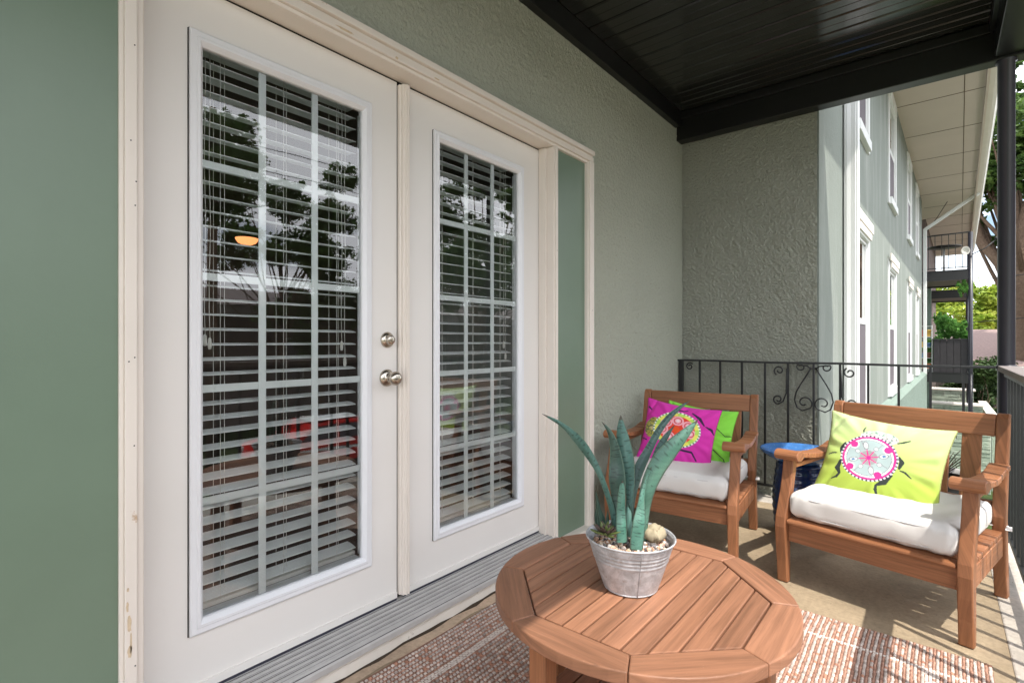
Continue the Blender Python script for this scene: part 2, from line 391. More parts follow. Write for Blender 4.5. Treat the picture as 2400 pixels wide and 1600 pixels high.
def chip(poly, mat_, name):
    bb = MB(); bb.add([p for p in poly]+[(x, y-.0007, z) for x, y, z in poly], [tuple(range(len(poly), 2*len(poly)))]+[(i, (i+1) % len(poly), (i+1) % len(poly)+len(poly), i+len(poly)) for i in range(len(poly))]); bb.build(name, mat_, t)
bare = plain('bare_wood_chip', (.62,.49,.34), .8, .2, var=.4, vs=60); rs = random.Random(12)
def ragged(x0, x1, z0, z1, y, n=16):
    return [((x0+x1)/2+(x1-x0)/2*math.cos(6.283*i/n)*rs.uniform(.6,1.1), y, (z0+z1)/2+(z1-z0)/2*max(-1,min(1,1.25*math.sin(6.283*i/n)))*rs.uniform(.85,1.08)) for i in range(n)]
for q in ((.379,.390,.400,.440), (.381,.391,.335,.365), (.379,.385,.50,.510), (.378,.384,.45,.475), (.386,.3905,.345,.395)): chip(ragged(*q, 1.5488), bare, 'paint_chip')
for q in ((.955,1.03,2.170,2.178), (1.20,1.215,2.166,2.176), (1.39,1.42,2.168,2.174), (.70,.74,2.182,2.186)): chip(ragged(*q, 1.5488), bare, 'paint_chip')
for x, z in ((.385,1.98),(.396,1.86),(.388,1.62),(.399,1.52),(.397,1.46),(.384,1.07),(.396,1.08),(.395,.86),(.397,.31),(2.254,.72),(2.254,1.6),(2.608,1.3)):
    y = 1.5488 if x < 2.5 else 1.5447; chip([(x+.0019*math.cos(i), y, z+.0019*math.sin(i)) for i in range(6)], M['gap'], 'nail_hole')
t2 = thing('door_threshold', 'ribbed aluminium threshold on a cream painted curb', 'threshold', (1.3,1.55,0))
b = MB(); pr = [(1.66,.03),(1.66,.104)]
for i in range(6):
    y = 1.645-i*.0225; z = .101-.0026*i
    pr += [(y, z), (y-.0125, z-.001), (y-.0145, z-.007), (y-.0215, z-.007)]
pr += [(1.510,.083), (1.504,.078), (1.504,.060), (1.512,.056)]
b.prism(pr[::-1], 0, .40, 2.26); b.build('sill_plate', M['alu'], t2)
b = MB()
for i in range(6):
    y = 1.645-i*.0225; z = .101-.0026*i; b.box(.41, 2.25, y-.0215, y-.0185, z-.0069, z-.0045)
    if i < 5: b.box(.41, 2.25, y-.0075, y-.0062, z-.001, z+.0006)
b.build('groove_shade_lines', plain('groove_shade', (.10,.095,.09), .8, .2, var=.5, vs=30), t2)  # shade of the ribs and grooves put in as dark strips
b = MB(); n = 60; vs = []; fs = []
for i in range(n+1):
    x = -1+3.7*i/n; y = 1.530+.004*math.sin(i*.9)+.003*math.sin(i*2.3)
    vs += [(x,1.6,.058),(x,y,.058),(x,y-.004,.004),(x,1.6,.004)]
for i in range(n):
    a = i*4; fs += [(a,a+4,a+5,a+1),(a+1,a+5,a+6,a+2)]
fs += [(0,1,2,3),(n*4+3,n*4+2,n*4+1,n*4)]
b.add(vs, fs); b.build('curb', M['curb'], t2)
b = MB()                                       # cracked dark joint at the foot of the curb
vs = []; fs = []
for i in range(n+1):
    x = -1+3.7*i/n; wd = .006+.006*math.sin(i*1.7)+.008*random.random()
    vs += [(x,1.54,.003),(x,1.522-wd,.003)]
for i in range(n): fs.append((2*i,2*i+1,2*i+3,2*i+2))
b.add(vs, fs); b.build('cracked_joint', plain('joint_dirt', (.075,.055,.04), .9, .1, var=.4, vs=60), t2)
b = MB(); vs = []; fs = []
for i in range(n+1):
    x = -1+3.7*i/n; vs += [(x,1.52,.002),(x,1.462+.012*math.sin(i*.8)+.008*random.random(),.002)]
for i in range(n): fs.append((2*i,2*i+1,2*i+3,2*i+2))
b.add(vs, fs); b.build('stained_strip', concrete('stained_strip', (.66,.50,.36), (.30,.17,.08)), t2)

# ------------------------------------------------------------------ the door leaves
def make_door(x0, x1, gx0, knob, label):
    gx1 = gx0+.612
    t = thing('glazed_door', label, 'door', ((x0+x1)/2, 1.65, .1), 0, 'french door leaves')
    b = MB(); Y0, Y1 = 1.65, 1.695; z0, z1 = .108, 2.143
    b.box(x0, gx0+.02, Y0, Y1, z0, z1); b.box(gx1-.02, x1, Y0, Y1, z0, z1)
    b.box(gx0+.02, gx1-.02, Y0, Y1, z0, .298); b.box(gx0+.02, gx1-.02, Y0, Y1, 1.994, z1)
    b.build('door_slab', M['white'], t)
    b = MB(); b.box(x0+.003, x1-.003, 1.643, 1.651, .112, .135); b.box(x0+.003, x1-.003, 1.646, 1.66, .100, .112, mi=1)
    b.build('door_sweep', [M['white'], M['rubber']], t)
    # lite frame: mitred profile swept round the opening
    prof = [(0, 1.651), (0, 1.640), (.004, 1.637), (.016, 1.637), (.019, 1.634), (.026, 1.634), (.036, 1.648), (.036, 1.662)]
    b = MB(); vs = []; fs = []; zz0, zz1 = .278, 2.014
    for k, (cx, cz, sx, sz) in enumerate(((gx0,zz0,1,1),(gx1,zz0,-1,1),(gx1,zz1,-1,-1),(gx0,zz1,1,-1))):
        for d, y in prof: vs.append((cx+sx*d, y, cz+sz*d*1.08))
    m = len(prof)
    for k in range(4):
        for i in range(m-1):
            fs.append((k*m+i, k*m+i+1, ((k+1) % 4)*m+i+1, ((k+1) % 4)*m+i))
    b.add(vs, fs); b.build('lite_frame', M['vinyl'], t)
    b = MB()                                     # thin caulk crack round the frame
    for q in ((gx0-.003,gx0,.277,2.015),(gx1,gx1+.002,.60,2.014),(gx0,gx1,2.014,2.0175),(gx0,gx1,.2755,.278)):
        b.box(q[0], q[1], 1.6485, 1.66, q[2], q[3])
    b.build('caulk_line', M['gap'], t)
    a0, a1, c0, c1 = gx0+.036, gx1-.036, .317, 1.975
    b = MB(); b.add([(a0,1.659,c0),(a1,1.659,c0),(a1,1.659,c1),(a0,1.659,c1)], [(0,1,2,3)]); b.build('glass_pane', M['glass'], t, norm=False)
    b = MB()
    for i in (1, 2): xm = a0+(a1-a0)*i/3; b.box(xm-.0115, xm+.0115, 1.664, 1.670, c0, c1)
    for j in range(1, 5): zm = c0+(c1-c0)*j/5; b.box(a0, a1, 1.6655, 1.6725, zm-.0115, zm+.0115)
    b.build('grille', M['muntin'], t, bevel=.0015)
    # the hidden inner edge of the opening
    b = MB(); b.box(a0-.01, a0, 1.672, 1.70, c0, c1); b.box(a1+.014, a1+.02, 1.672, 1.70, c0, c1); b.box(a0, a1, 1.672, 1.70, c0-.012, c0); b.build('glazing_stop', M['vinyl'], t)
    return t, (a0, a1, c0, c1)
dL, gL = make_door(.420, 1.285, .550, True, 'left glazed door leaf with nickel knob and deadbolt')
dR, gR = make_door(1.312, 2.232, 1.474, False, 'right glazed door leaf without a knob, beside the green panel')
b = MB(); pr = [(1.290,1.652)]
for i in range(23):
    a = math.pi*i/22; rr = 1+(.07 if i % 4 in (1,2) else -.08); pr.append((1.312-.022*math.cos(a)*rr, 1.648-.033*math.sin(a)*rr))
pr.append((1.334,1.652)); b.prism(pr, 2, .122, 2.133); b.build('astragal', M['trim'], dR)
b = MB(); b.box(1.2855, 1.2895, 1.6515, 1.66, .110, 2.143); b.box(.43, 2.225, 1.652, 1.70, 2.1435, 2.1495); b.build('shadow_gap', M['gap'], dR)
# knob + deadbolt
b = MB(); b.lathe([(0,-.004),(.0335,-.004),(.0335,-.007),(.031,-.012),(.021,-.017),(.013,-.020),(.0125,-.036),(.016,-.040),(.0225,-.045),(.0265,-.054),(.0265,-.062),(.022,-.071),(.013,-.076),(0,-.077)], (0,0,0), 40, 1)
b.v = [(x+1.237, y+1.654, z+.979) for x, y, z in b.v]; b.build('door_knob', M['nickel'], dL)
b = MB(); b.lathe([(0,-.003),(.031,-.003),(.031,-.006),(.029,-.011),(.020,-.016),(.018,-.017),(.018,-.030),(.016,-.033),(.0,-.033)], (0,0,0), 40, 1)
b.v = [(x+1.239, y+1.654, z+1.126) for x, y, z in b.v]
b.box(1.2375, 1.2405, 1.619, 1.623, 1.118, 1.134)
b.build('deadbolt', M['nickel'], dL)

# ------------------------------------------------------------------ blinds
def blind(g, seed, label):
    r = random.Random(seed); a0, a1, c0, c1 = g
    t = thing('window_blind', label, 'blind', ((a0+a1)/2, 1.74, 1.1), 0, 'white slatted blinds behind the doors')
    b = MB(); z = .345; p = .0452
    while z < 1.99:
        dz = r.uniform(-.0015,.0015); tl = .003+r.uniform(-.001,.002)
        n = 5; pr = []
        for i in range(n+1):
            q = i/n; pr.append((1.706+.056*q, z+dz+tl*(q-.5)*2+.0025*math.sin(math.pi*q)))
        pr2 = [(y, zz-.0028) for y, zz in pr[::-1]]
        b.prism(pr+pr2, 0, a0+.002, a1+.010, grain=0)
        z += p
    b.build('slats', M['slat'], t)
    b = MB(); b.box(a0+.002, a1+.010, 1.705, 1.765, 2.005, 2.05); b.build('headrail', M['slat'], t, bevel=.003)
    b = MB(); b.box(a0+.004, a1+.008, 1.706, 1.760, .314, .328); b.build('bottom_rail', M['cord'], t, bevel=.003)
    b = MB(); w_ = a1-a0
    for fx in (.13, .5, .87):
        for y in (1.7065, 1.7595): b.bar((a0+w_*fx, y, .33), (a0+w_*fx, y, 2.0), .0013)
        b.bar((a0+w_*fx+.022, 1.732, .33), (a0+w_*fx+.022, 1.732, 2.0), .0013)
    b.build('ladder_cords', M['cord'], t)
    for fx, zb in ((.045, 1.14), (.07, 1.13), (.90, 1.12), (.925, 1.06)):
        b = MB(); b.tube([(a0+w_*fx+.002*math.sin(k*1.3), 1.700, 1.99-(1.99-zb)*k/10) for k in range(11)], .0011, 5); b.build('pull_cord', M['cord'], t)
        b = MB(); b.lathe([(0,0),(.004,.001),(.006,.012),(.005,.030),(.002,.036),(0,.036)], (a0+w_*fx, 1.700, zb-.034), 12); b.build('tassel', M['cord'], t)
    return t
blind(gL, 1, 'white slatted blind behind the glass of the left door')
blind(gR, 2, 'white slatted blind behind the glass of the right door')

# ------------------------------------------------------------------ the dark room behind
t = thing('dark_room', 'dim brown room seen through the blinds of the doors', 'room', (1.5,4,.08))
b = MB(); b.box(-2, 5, 6.6, 6.7, .08, 2.5); b.box(-2.1, -2, 5.8, 6.6, .08, 2.5); b.box(-2.1, -2, 1.8, 5.8, 2.35, 2.5); b.box(5, 5.1, 1.8, 6.6, .08, 2.5)  # left side mostly open, added so sky light brightens room and blinds
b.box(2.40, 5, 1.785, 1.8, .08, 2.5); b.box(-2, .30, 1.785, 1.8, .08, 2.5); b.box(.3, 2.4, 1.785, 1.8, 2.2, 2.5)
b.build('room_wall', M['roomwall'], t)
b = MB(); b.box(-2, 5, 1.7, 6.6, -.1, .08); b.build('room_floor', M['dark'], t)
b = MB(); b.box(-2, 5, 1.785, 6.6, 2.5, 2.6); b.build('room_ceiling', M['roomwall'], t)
t = thing('ceiling_lamp', 'glowing orange glass bowl lamp in the dark room', 'lamp', (2.50,5.80,2.5))
m, N, L, B = nm('lamp_glow'); B.inputs['Base Color'].default_value = (1,.6,.3,1); B.inputs['Emission Color'].default_value = (1,.34,.12,1); B.inputs['Emission Strength'].default_value = 1.1
b = MB(); b.lathe([(.115,0),(.11,-.018),(.09,-.048),(.05,-.068),(0,-.074)], (2.5,5.8,2.24), 32); b.build('lamp_shade', m, t)
b = MB(); b.lathe([(0,.03),(.05,.03),(.122,.01),(.122,-.004),(0,-.004)], (2.5,5.8,2.245), 32); b.bar((2.5,5.8,2.27),(2.5,5.8,2.5), .03, n=12); b.build('lamp_mount', M['dark'], t)
# ================================================================== RAILINGS
def spiral(cx, cz, r0, r1, a0, a1, n=22, y=0):
    return [(0, cx+(r0+(r1-r0)*i/n)*math.cos(a0+(a1-a0)*i/n), cz+(r0+(r1-r0)*i/n)*math.sin(a0+(a1-a0)*i/n)) for i in range(n+1)]
XR = 4.02
t = thing('iron_railing', 'black wrought iron railing with heart scrolls against the rough stucco return wall', 'railing', (XR,.7,0))
b = MB()
vs = [(XR, 1.595-1.85*i/12, .972+.002*math.sin(i*1.1)) for i in range(13)]
for p, q in zip(vs[:-1], vs[1:]): b.bar((p[0],p[1],p[2]), (q[0],q[1],q[2]), .034, .014)
b.build('top_rail', M['iron'], t, bevel=.002)
b = MB(); b.box(XR-.012, XR+.012, -.25, 1.597, .085, .10); b.build('bottom_rail', M['iron'], t, bevel=.001)
for i, y in enumerate((1.425,1.270,1.114,.957,.808,.651,.498,.344,.187,.033,-.117)):
    b = MB(); b.box(XR-.0065, XR+.0065, y-.0065, y+.0065, .10, .966); b.build('baluster', M['iron'], t)
b = MB(); b.box(XR-.014, XR+.014, 1.555, 1.585, .0, .966); b.build('end_post', M['iron'], t, bevel=.002)
def scroll(pts, r=.005):
    b = MB(); b.tube([(XR-.008, y, z) for _, y, z in pts], r, 6); b.build('scroll', M['iron'], t)
# heart around the baluster at .651
for s in (1, -1):
    y0 = .651
    pts = [(0, y0+s*.012, .945), (0, y0+s*.035, .90), (0, y0+s*.075, .83), (0, y0+s*.105, .77), (0, y0+s*.115, .715), (0, y0+s*.10, .665), (0, y0+s*.068, .645)]
    a = spiral(y0+s*.055, .70, .055, .012, R(-90) , R(-90)+s*R(-400), 26)
    scroll(pts+a[3:])
    scroll([(0, y0+s*.01, .93), (0, y0+s*.035, .952)]+spiral(y0+s*.075, .945, .028, .010, R(150) if s < 0 else R(30), (R(150)+R(360)) if s < 0 else (R(30)-R(360)), 16))
# C-scrolls
for y0, s in ((.808, 1), (.498, -1)):
    pts = spiral(y0+s*.055, .915, .010, .035, R(0), R(-420) if s > 0 else R(420), 24)
    scroll(pts)
    scroll([(0, y0+s*.006, .93), (0, y0+s*.008, .85), (0, y0+s*.010, .76), (0, y0+s*.03, .70), (0, y0+s*.06, .68)]+spiral(y0+s*.062, .712, .034, .010, R(-90), R(-90)+s*R(420)*1, 22)[1:])
scroll(spiral(1.50, .925, .008, .030, 0, R(500), 20))

t = thing('front_railing', 'black picket railing with weathered flat wooden cap along the open side', 'railing', (1,-.3,0))
b = MB(); b.box(-3, 3.94, -.345, -.258, .955, .985); b.build('rail_cap', M['cap'], t, bevel=.004)
b = MB(); b.box(-3, 3.96, -.315, -.285, .925, .953); b.box(-3, 3.96, -.312, -.288, .070, .098); b.build('side_rail', M['iron'], t, bevel=.002)
x = 3.84; i = 0
while x > -2.9:
    if i < 62:
        b = MB(); b.box(x-.009, x+.009, -.309, -.291, .098, .925); b.build('baluster', M['iron'], t)
    x -= .137; i += 1
t = thing('round_post', 'thick round dark grey steel post at the balcony corner', 'post', (4.03,-.30,0))
b = MB(); b.lathe([(.0,0),(.060,0),(.060,.012),(.039,.016),(.038,.02),(.038,2.69),(.046,2.695),(.046,2.706)], (4.03,-.30,0), 40); b.build('post_shaft', M['post'], t)
b = MB(); b.lathe([(.0385,.955),(.044,.958),(.044,.985),(.0385,.988)], (4.03,-.30,0), 32); b.build('collar', M['post'], t)

# ================================================================== ARMCHAIRS (local: +y is the front)
def ypost(z): return -.272-(z-.36)*.2 if z > .36 else -.272-(.36-z)*.06
def armchair(label):
    t = thing('armchair', label, 'armchair', (0,0,0), 0, 'slatted wooden armchairs')
    W = M['wood2'] if 'shaded' in label else M['wood']
    for s in (1, -1):
        x0, x1 = sorted((s*.305, s*.352))
        cl = [(0,.288,.032),(.10,.291,.040),(.18,.297,.050),(.26,.300,.058),(.305,.295,.056),(.36,.278,.048),(.42,.256,.043),(.50,.234,.041),(.566,.222,.043)]
        pr = [(y+th/2, z) for z, y, th in cl]+[(y-th/2, z) for z, y, th in cl[::-1]]
        b = MB(); b.prism(pr, 0, x0, x1, grain=2); b.build('leg', M['wood'], t, True, .006, 3)
        x0, x1 = sorted((s*.305, s*.350))
        cl = [(0,-.318,.044),(.10,-.300,.050),(.22,-.282,.054),(.36,-.272,.052),(.5,ypost(.5),.046),(.65,ypost(.65),.040),(.775,ypost(.775),.036),(.797,ypost(.797)-.006,.026)]
        pr = [(y+th/2, z) for z, y, th in cl]+[(y-th/2, z) for z, y, th in cl[::-1]]
        b = MB(); b.prism(pr, 0, x0, x1, grain=2); b.build('leg', M['wood'], t, True, .006, 3)
        # arm: front roll + grooved curved boards
        b = MB(); cx = s*.325
        pr = []
        for k in range(16):
            a = 2*math.pi*k/16; pr.append((.248+.033*math.cos(a)*(1 if math.cos(a) > 0 else 1.3), .582+.024*math.sin(a)))
        b.prism(pr, 0, cx-.054, cx+.054, grain=0, smooth=False)
        ys = [.215,.12,.03,-.04,-.105,-.165,-.225,-.29]; ZA = [.572,.556,.545,.540,.540,.544,.551,.562]
        for k in range(7):
            ya, yb = ys[k], ys[k+1]+.003
            za, zb = ZA[k], ZA[k+1]
            wd = .036+.003*math.sin(k)
            b.add([(cx-wd,ya,za),(cx+wd,ya,za),(cx+wd,yb,zb),(cx-wd,yb,zb),(cx-wd,ya,za+.024),(cx+wd,ya,za+.024),(cx+wd,yb,zb+.024),(cx-wd,yb,zb+.024)],
                  [(0,3,2,1),(4,5,6,7),(0,1,5,4),(1,2,6,5),(2,3,7,6),(3,0,4,7)], grain=0)
        b.box(cx-.015, cx+.015, -.25, .20, .518, .538)
        b.build('armrest', M['wood'], t, True, .004, 2)
        b = MB(); xs = sorted((s*.318, s*.342)); ys = [.262,.16,.055,-.05,-.15,-.245]
        for k in range(5): b.box(xs[0], xs[1], ys[k+1]+.001, ys[k]-.001, .198, .282, grain=1)
        b.build('side_apron', M['wood'], t, True, .002, 1)
    b = MB(); b.box(-.304, .304, .276, .300, .196, .278); b.prism([(.268,.279),(.318,.279),(.322,.287),(.318,.297),(.268,.301)], 0, -.303, .303)
    b.build('front_apron', M['wood'], t, True, .004, 2)
    b = MB(); y = .262
    while y > -.24: b.box(-.340, .340, y-.083, y-.003, .284, .301); y -= .0865
    b.build('seat_slats', M['wood'], t, True, .003, 2)
    b = MB()
    yb = ypost(.75)
    b.prism([(ypost(.695)-.012,.695),(ypost(.695)+.014,.695),(ypost(.79)+.012,.792),(ypost(.79)-.012,.792)], 0, -.304, .304)
    b.prism([(ypost(.36)-.012,.36),(ypost(.36)+.012,.36),(ypost(.42)+.012,.42),(ypost(.42)-.012,.42)], 0, -.304, .304)
    b.build('back_rail', M['wood'], t, True, .005, 3)
    for k in range(5):
        cx = (k-2)*.112
        b = MB(); b.prism([(ypost(.42)-.008,.418),(ypost(.42)+.008,.418),(ypost(.7)+.008,.697),(ypost(.7)-.008,.697)], 0, cx-.035, cx+.035, grain=2)
        b.build('back_slat', M['wood'], t, True, .003, 2)
    return t
CH2 = ((2.885,.172), R(77.1)); CH1 = ((2.955,1.145), R(95.7))
t = armchair('sunlit wooden armchair holding the lime beetle pillow, nearest the open railing')
t.location = (CH2[0][0], CH2[0][1], .002); t.rotation_euler.z = CH2[1]
copy_tree(t, (CH1[0][0], CH1[0][1], .002), CH1[1], 'wooden armchair in the corner by the wall holding the magenta pillow')

def rbox(hw, hd, hh, r, bulge=.012, n=26, seed=0):
    """rounded soft box; returns V, F"""
    g = np.tanh(np.linspace(-2.1, 2.1, n+1))/math.tanh(2.1); V = []; F = []; idx = {}
    half = np.array([hw, hd, hh])
    rg = np.random.default_rng(seed); ph = rg.uniform(0, 6, 8)
    def vert(p):
        key = tuple(np.round(p, 5))
        if key in idx: return idx[key]
        q = np.array(p)*half; core = np.clip(q, -(half-r), half-r); d = q-core; l = np.linalg.norm(d)
        pos = core+d/l*r if l > 1e-9 else q
        x, y, z = p
        k = (1-x*x)*(1-y*y); pos[2] += bulge*k*np.sign(z)*abs(z)
        side = (1-z*z)
        pos[0] += np.sign(x)*abs(x)**6*.008*side; pos[1] += np.sign(y)*abs(y)**6*.008*side
        pos[2] += .004*math.sin(17*x+ph[0]+3*y)*math.sin(9*y+ph[1])+.0026*math.sin(37*x+ph[2]+4*y)*(abs(y)**3)
        pos[1] += .0024*math.sin(45*x+3*z+ph[3])*abs(y)**4
        idx[key] = len(V); V.append(pos); return idx[key]
    for ax in range(3):
        for s in (-1, 1):
            for i in range(n):
                for j in range(n):
                    q = []
                    for a, c in ((i,j),(i+1,j),(i+1,j+1),(i,j+1)):
                        p = [g[a], g[c]]; p.insert(ax, s); q.append(vert(p))
                    F.append(q if (s > 0) == (ax != 1) else q[::-1])
    return np.array(V), F
def seat_cushion(ch, label, seed):
    V, F = rbox(.300, .285, .060, .034, .006, 26, seed)
    (cx, cy), rz = ch
    t = thing('seat_cushion', label, 'cushion', (cx+.012*math.cos(rz+math.pi/2), cy+.012*math.sin(rz+math.pi/2), .368), rz, 'white seat cushions')
    raw('cushion_body', V, F, M['cush'], t, True, local=True)
    b = MB()
    for z in (.040, -.036):
        pts = []
        for k in range(65):
            a = 2*math.pi*k/64; e = .22
            c_, s_ = math.cos(a), math.sin(a)
            pts.append((.302*np.sign(c_)*abs(c_)**e, .287*np.sign(s_)*abs(s_)**e, z+.004*math.sin(3*a)))
        b.tube(pts, .0028, 5)
    b.build('piping', M['pipe'], t, True)
    b = MB()
    for s in (-1,):
        pts = [(s*.295,-.265,-.045),(s*.330,-.285,-.040),(s*.355,-.290,-.046),(s*.362,-.250,-.052)]
        for p, q in zip(pts[:-1], pts[1:]): b.bar(p, q, .022, .003)
    b.build('tie_strap', M['cush'], t, True)
seat_cushion(CH2, 'sunlit white cushion under the lime beetle pillow', 3)
seat_cushion(CH1, 'white cushion under the magenta pillow in the corner armchair', 5)

# ------------------------------------------------------------------ printed pillows
def seg(px, py, ax, ay, bx, by, w0, w1):
    dx, dy = bx-ax, by-ay; l2 = dx*dx+dy*dy; t_ = np.clip(((px-ax)*dx+(py-ay)*dy)/l2, 0, 1)
    d = np.hypot(px-(ax+t_*dx), py-(ay+t_*dy)); return d < (w0+(w1-w0)*t_)
def spk(x, y, s, seed=0):      # value noise on a lattice
    g = np.random.default_rng(seed).random((64, 64)); X = x/s; Y = y/s
    i = np.floor(X).astype(int); j = np.floor(Y).astype(int); fx = X-i; fy = Y-j
    a = g[i % 64, j % 64]; b_ = g[(i+1) % 64, j % 64]; c = g[i % 64, (j+1) % 64]; d = g[(i+1) % 64, (j+1) % 64]
    return (a*(1-fx)+b_*fx)*(1-fy)+(c*(1-fx)+d*fx)*fy
def put(C, m, col): C[m] = col
def beetle_lime(x, y):
    C = np.zeros(x.shape+(3,)); C[...] = (.43,.56,.09)
    C *= (1+.10*np.clip(y/.17, -1, 1))[..., None]  # lighter, paler top: fall of light painted into the cover colour
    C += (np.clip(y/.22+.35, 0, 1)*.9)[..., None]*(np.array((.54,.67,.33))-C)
    cx, cy = -.035, -.005; X = (x-cx)*1.12; Y = (y-cy)*1.12; r = np.hypot(X, Y*1.04); a = np.arctan2(Y, X)
    # legs
    K = (.035,.045,.04)
    for L_ in ([(-.118,.058,.004),(-.130,.025,.010),(-.130,.005,.005)], [(-.150,-.005,.003),(-.168,-.008,.004),(-.188,-.018,.003)],
               [(-.122,-.045,.006),(-.128,-.085,.013),(-.113,-.110,.006),(-.124,-.132,.006),(-.146,-.146,.003)],
               [(.126,.035,.004),(.140,.012,.011),(.134,-.020,.005)], [(.140,-.030,.003),(.160,-.034,.005),(.186,-.054,.003)],
               [(.108,-.065,.007),(.085,-.105,.014),(.056,-.128,.005),(.056,-.150,.007),(.066,-.178,.004)],
               [(-.045,.125,.003),(-.052,.145,.004),(-.046,.165,.002)], [(.105,.105,.003),(.130,.118,.005),(.152,.132,.003)]):
        for p, q in zip(L_[:-1], L_[1:]): put(C, seg(X, Y, p[0], p[1], q[0], q[1], p[2], q[2]), K)
    # head
    hd = (((X-.025)/.082)**2+((Y-.118)/.036)**2 < 1); n1 = spk(x, y, .005, 1); n2 = spk(x, y, .009, 2)
    base = np.where((Y > .128)[..., None], np.array((.50,.68,.50)), np.array((.75,.58,.58)))
    base = np.where((n1 > .62)[..., None], np.array((.22,.30,.27)), base); base = np.where((n2 > .7)[..., None], np.array((.80,.82,.78)), base)
    C[hd] = base[hd]
    dots = (r < .127) & (r > .118)
    C[dots] = np.where((np.sin(a*42) > .1)[..., None], np.array((.05,.06,.09)), np.array((.75,.70,.75)))[dots]
    mag = (r < .1185); C[mag] = (.60,.04,.26)
    lobe = np.zeros_like(mag)
    for k in (38, 142, 222, 305):
        lobe |= np.hypot(X-.095*math.cos(R(k)), Y-.095*math.sin(R(k))) < .017
    put(C, (r < .108) & ~lobe, (.82,.84,.85)); put(C, (r < .098) & ~lobe & ~(np.minimum.reduce([np.hypot(X-.095*math.cos(R(k)), Y-.095*math.sin(R(k))) for k in (38,142,222,305)]) < .022), (.40,.50,.50))
    inn = (r < .098) & (np.minimum.reduce([np.hypot(X-.095*math.cos(R(k)), Y-.095*math.sin(R(k))) for k in (38,142,222,305)]) > .022)
    C[inn] *= (1+.18*(spk(x, y, .03, 4)-.5))[inn][..., None]
    edge = (r < .1000) & (r > .0970) & ~lobe; C[edge] = (.22,.24,.26)
    for k in (60, 120, 200, 240, 300, 340):
        l = seg(X, Y, .045*math.cos(R(k)), .045*math.sin(R(k)), .092*math.cos(R(k)), .092*math.sin(R(k)), .0020, .0020); put(C, l & inn, (.30,.31,.33))
    put(C, r < .040, (.33,.33,.33))
    for k in range(8):
        aa = R(20+45*k); put(C, seg(X, Y, 0, 0, .042*math.cos(aa), .042*math.sin(aa), .0035, .0022), (.72,.03,.25))
        ra, rb = (.044, .090) if k % 2 == 0 else (.046, .070)
        u = X*math.cos(aa)+Y*math.sin(aa); v = -X*math.sin(aa)+Y*math.cos(aa)
        e = ((u-(ra+rb)/2)/((rb-ra)/2))**2+(v/(.0125 if k % 2 == 0 else .011))**2
        put(C, e < 1, (.25,.26,.28)); put(C, e < .58, (.62,.68,.66)); put(C, (e < .18) & (u > (ra+rb)/2-.006), (.10,.20,.40) if k % 4 == 0 else (.55,.60,.62))
    return C
def beetle_magenta(x, y):
    C = np.zeros(x.shape+(3,)); C[...] = (.62,.035,.36)
    cx, cy = -.005, .025; X = x-cx; Y = y-cy
    K = (.035,.02,.06)
    for L_ in ([(.07,.115,.004),(.115,.09,.009),(.145,.055,.004)], [(.155,.05,.003),(.185,.042,.008),(.20,.02,.003)],
               [(.02,-.112,.004),(.06,-.112,.006),(.105,-.112,.005),(.135,-.152,.004)], [(-.02,.118,.005),(.02,.118,.004),(.04,.128,.003)],
               [(-.17,.10,.004),(-.19,.115,.005)], [(0,-.165,.005),(.008,-.18,.004)], [(-.16,-.09,.004),(-.19,-.08,.003)]):
        for p, q in zip(L_[:-1], L_[1:]): put(C, seg(X, Y, p[0], p[1], q[0], q[1], p[2], q[2]), K)
    n1 = spk(x, y, .006, 11); n2 = spk(x, y, .012, 12)
    h = np.hypot((X+.135)/.052, (Y+.01)/.062) < 1
    c = np.where((n1 > .6)[..., None], np.array((.14,.16,.09)), np.array((.42,.38,.08))); c = np.where((n2 > .75)[..., None], np.array((.6,.5,.3)), c); C[h] = c[h]
    rr = np.hypot(X/.135, Y/.106); a = np.arctan2(Y/.106, X/.135)
    m = rr < 1; C[m] = np.where((np.sin(a*38) > .2)[..., None], np.array((.08,.25,.12)), np.array((.85,.85,.78)))[m]
    m = rr < .93; C[m] = np.where((np.sin(a*9+1) > .1)[..., None], np.array((.45,.70,.12)), np.array((.80,.78,.14)))[m]
    m = rr < .76; C[m] = (.75,.06,.035)
    for k in range(7):
        aa = R(90+51.4*k); px, py = .070*math.cos(aa)*1.15, .052*math.sin(aa)
        d = np.hypot((X-px)/.034, (Y-py)/.028)
        put(C, (d < 1) & (rr < .78), (.85,.42,.48)); put(C, (abs(d-.62) < .10) & (rr < .78), (.66,.08,.10)); put(C, (d < .3), (.88,.70,.72))
    put(C, (np.hypot(X, Y) < .018), (.80,.10,.02))
    return C
def lime_plain(x, y):
    C = np.zeros(x.shape+(3,)); C[...] = (.22,.62,.06)
    for L_ in ([(.05,.09),(.15,.02),(.19,.03)], [(.10,-.07),(.16,-.11),(.185,-.16)]):
        for p, q in zip(L_[:-1], L_[1:]): put(C, seg(x, y, p[0], p[1], q[0], q[1], .003, .002), (.03,.07,.03))
    return C
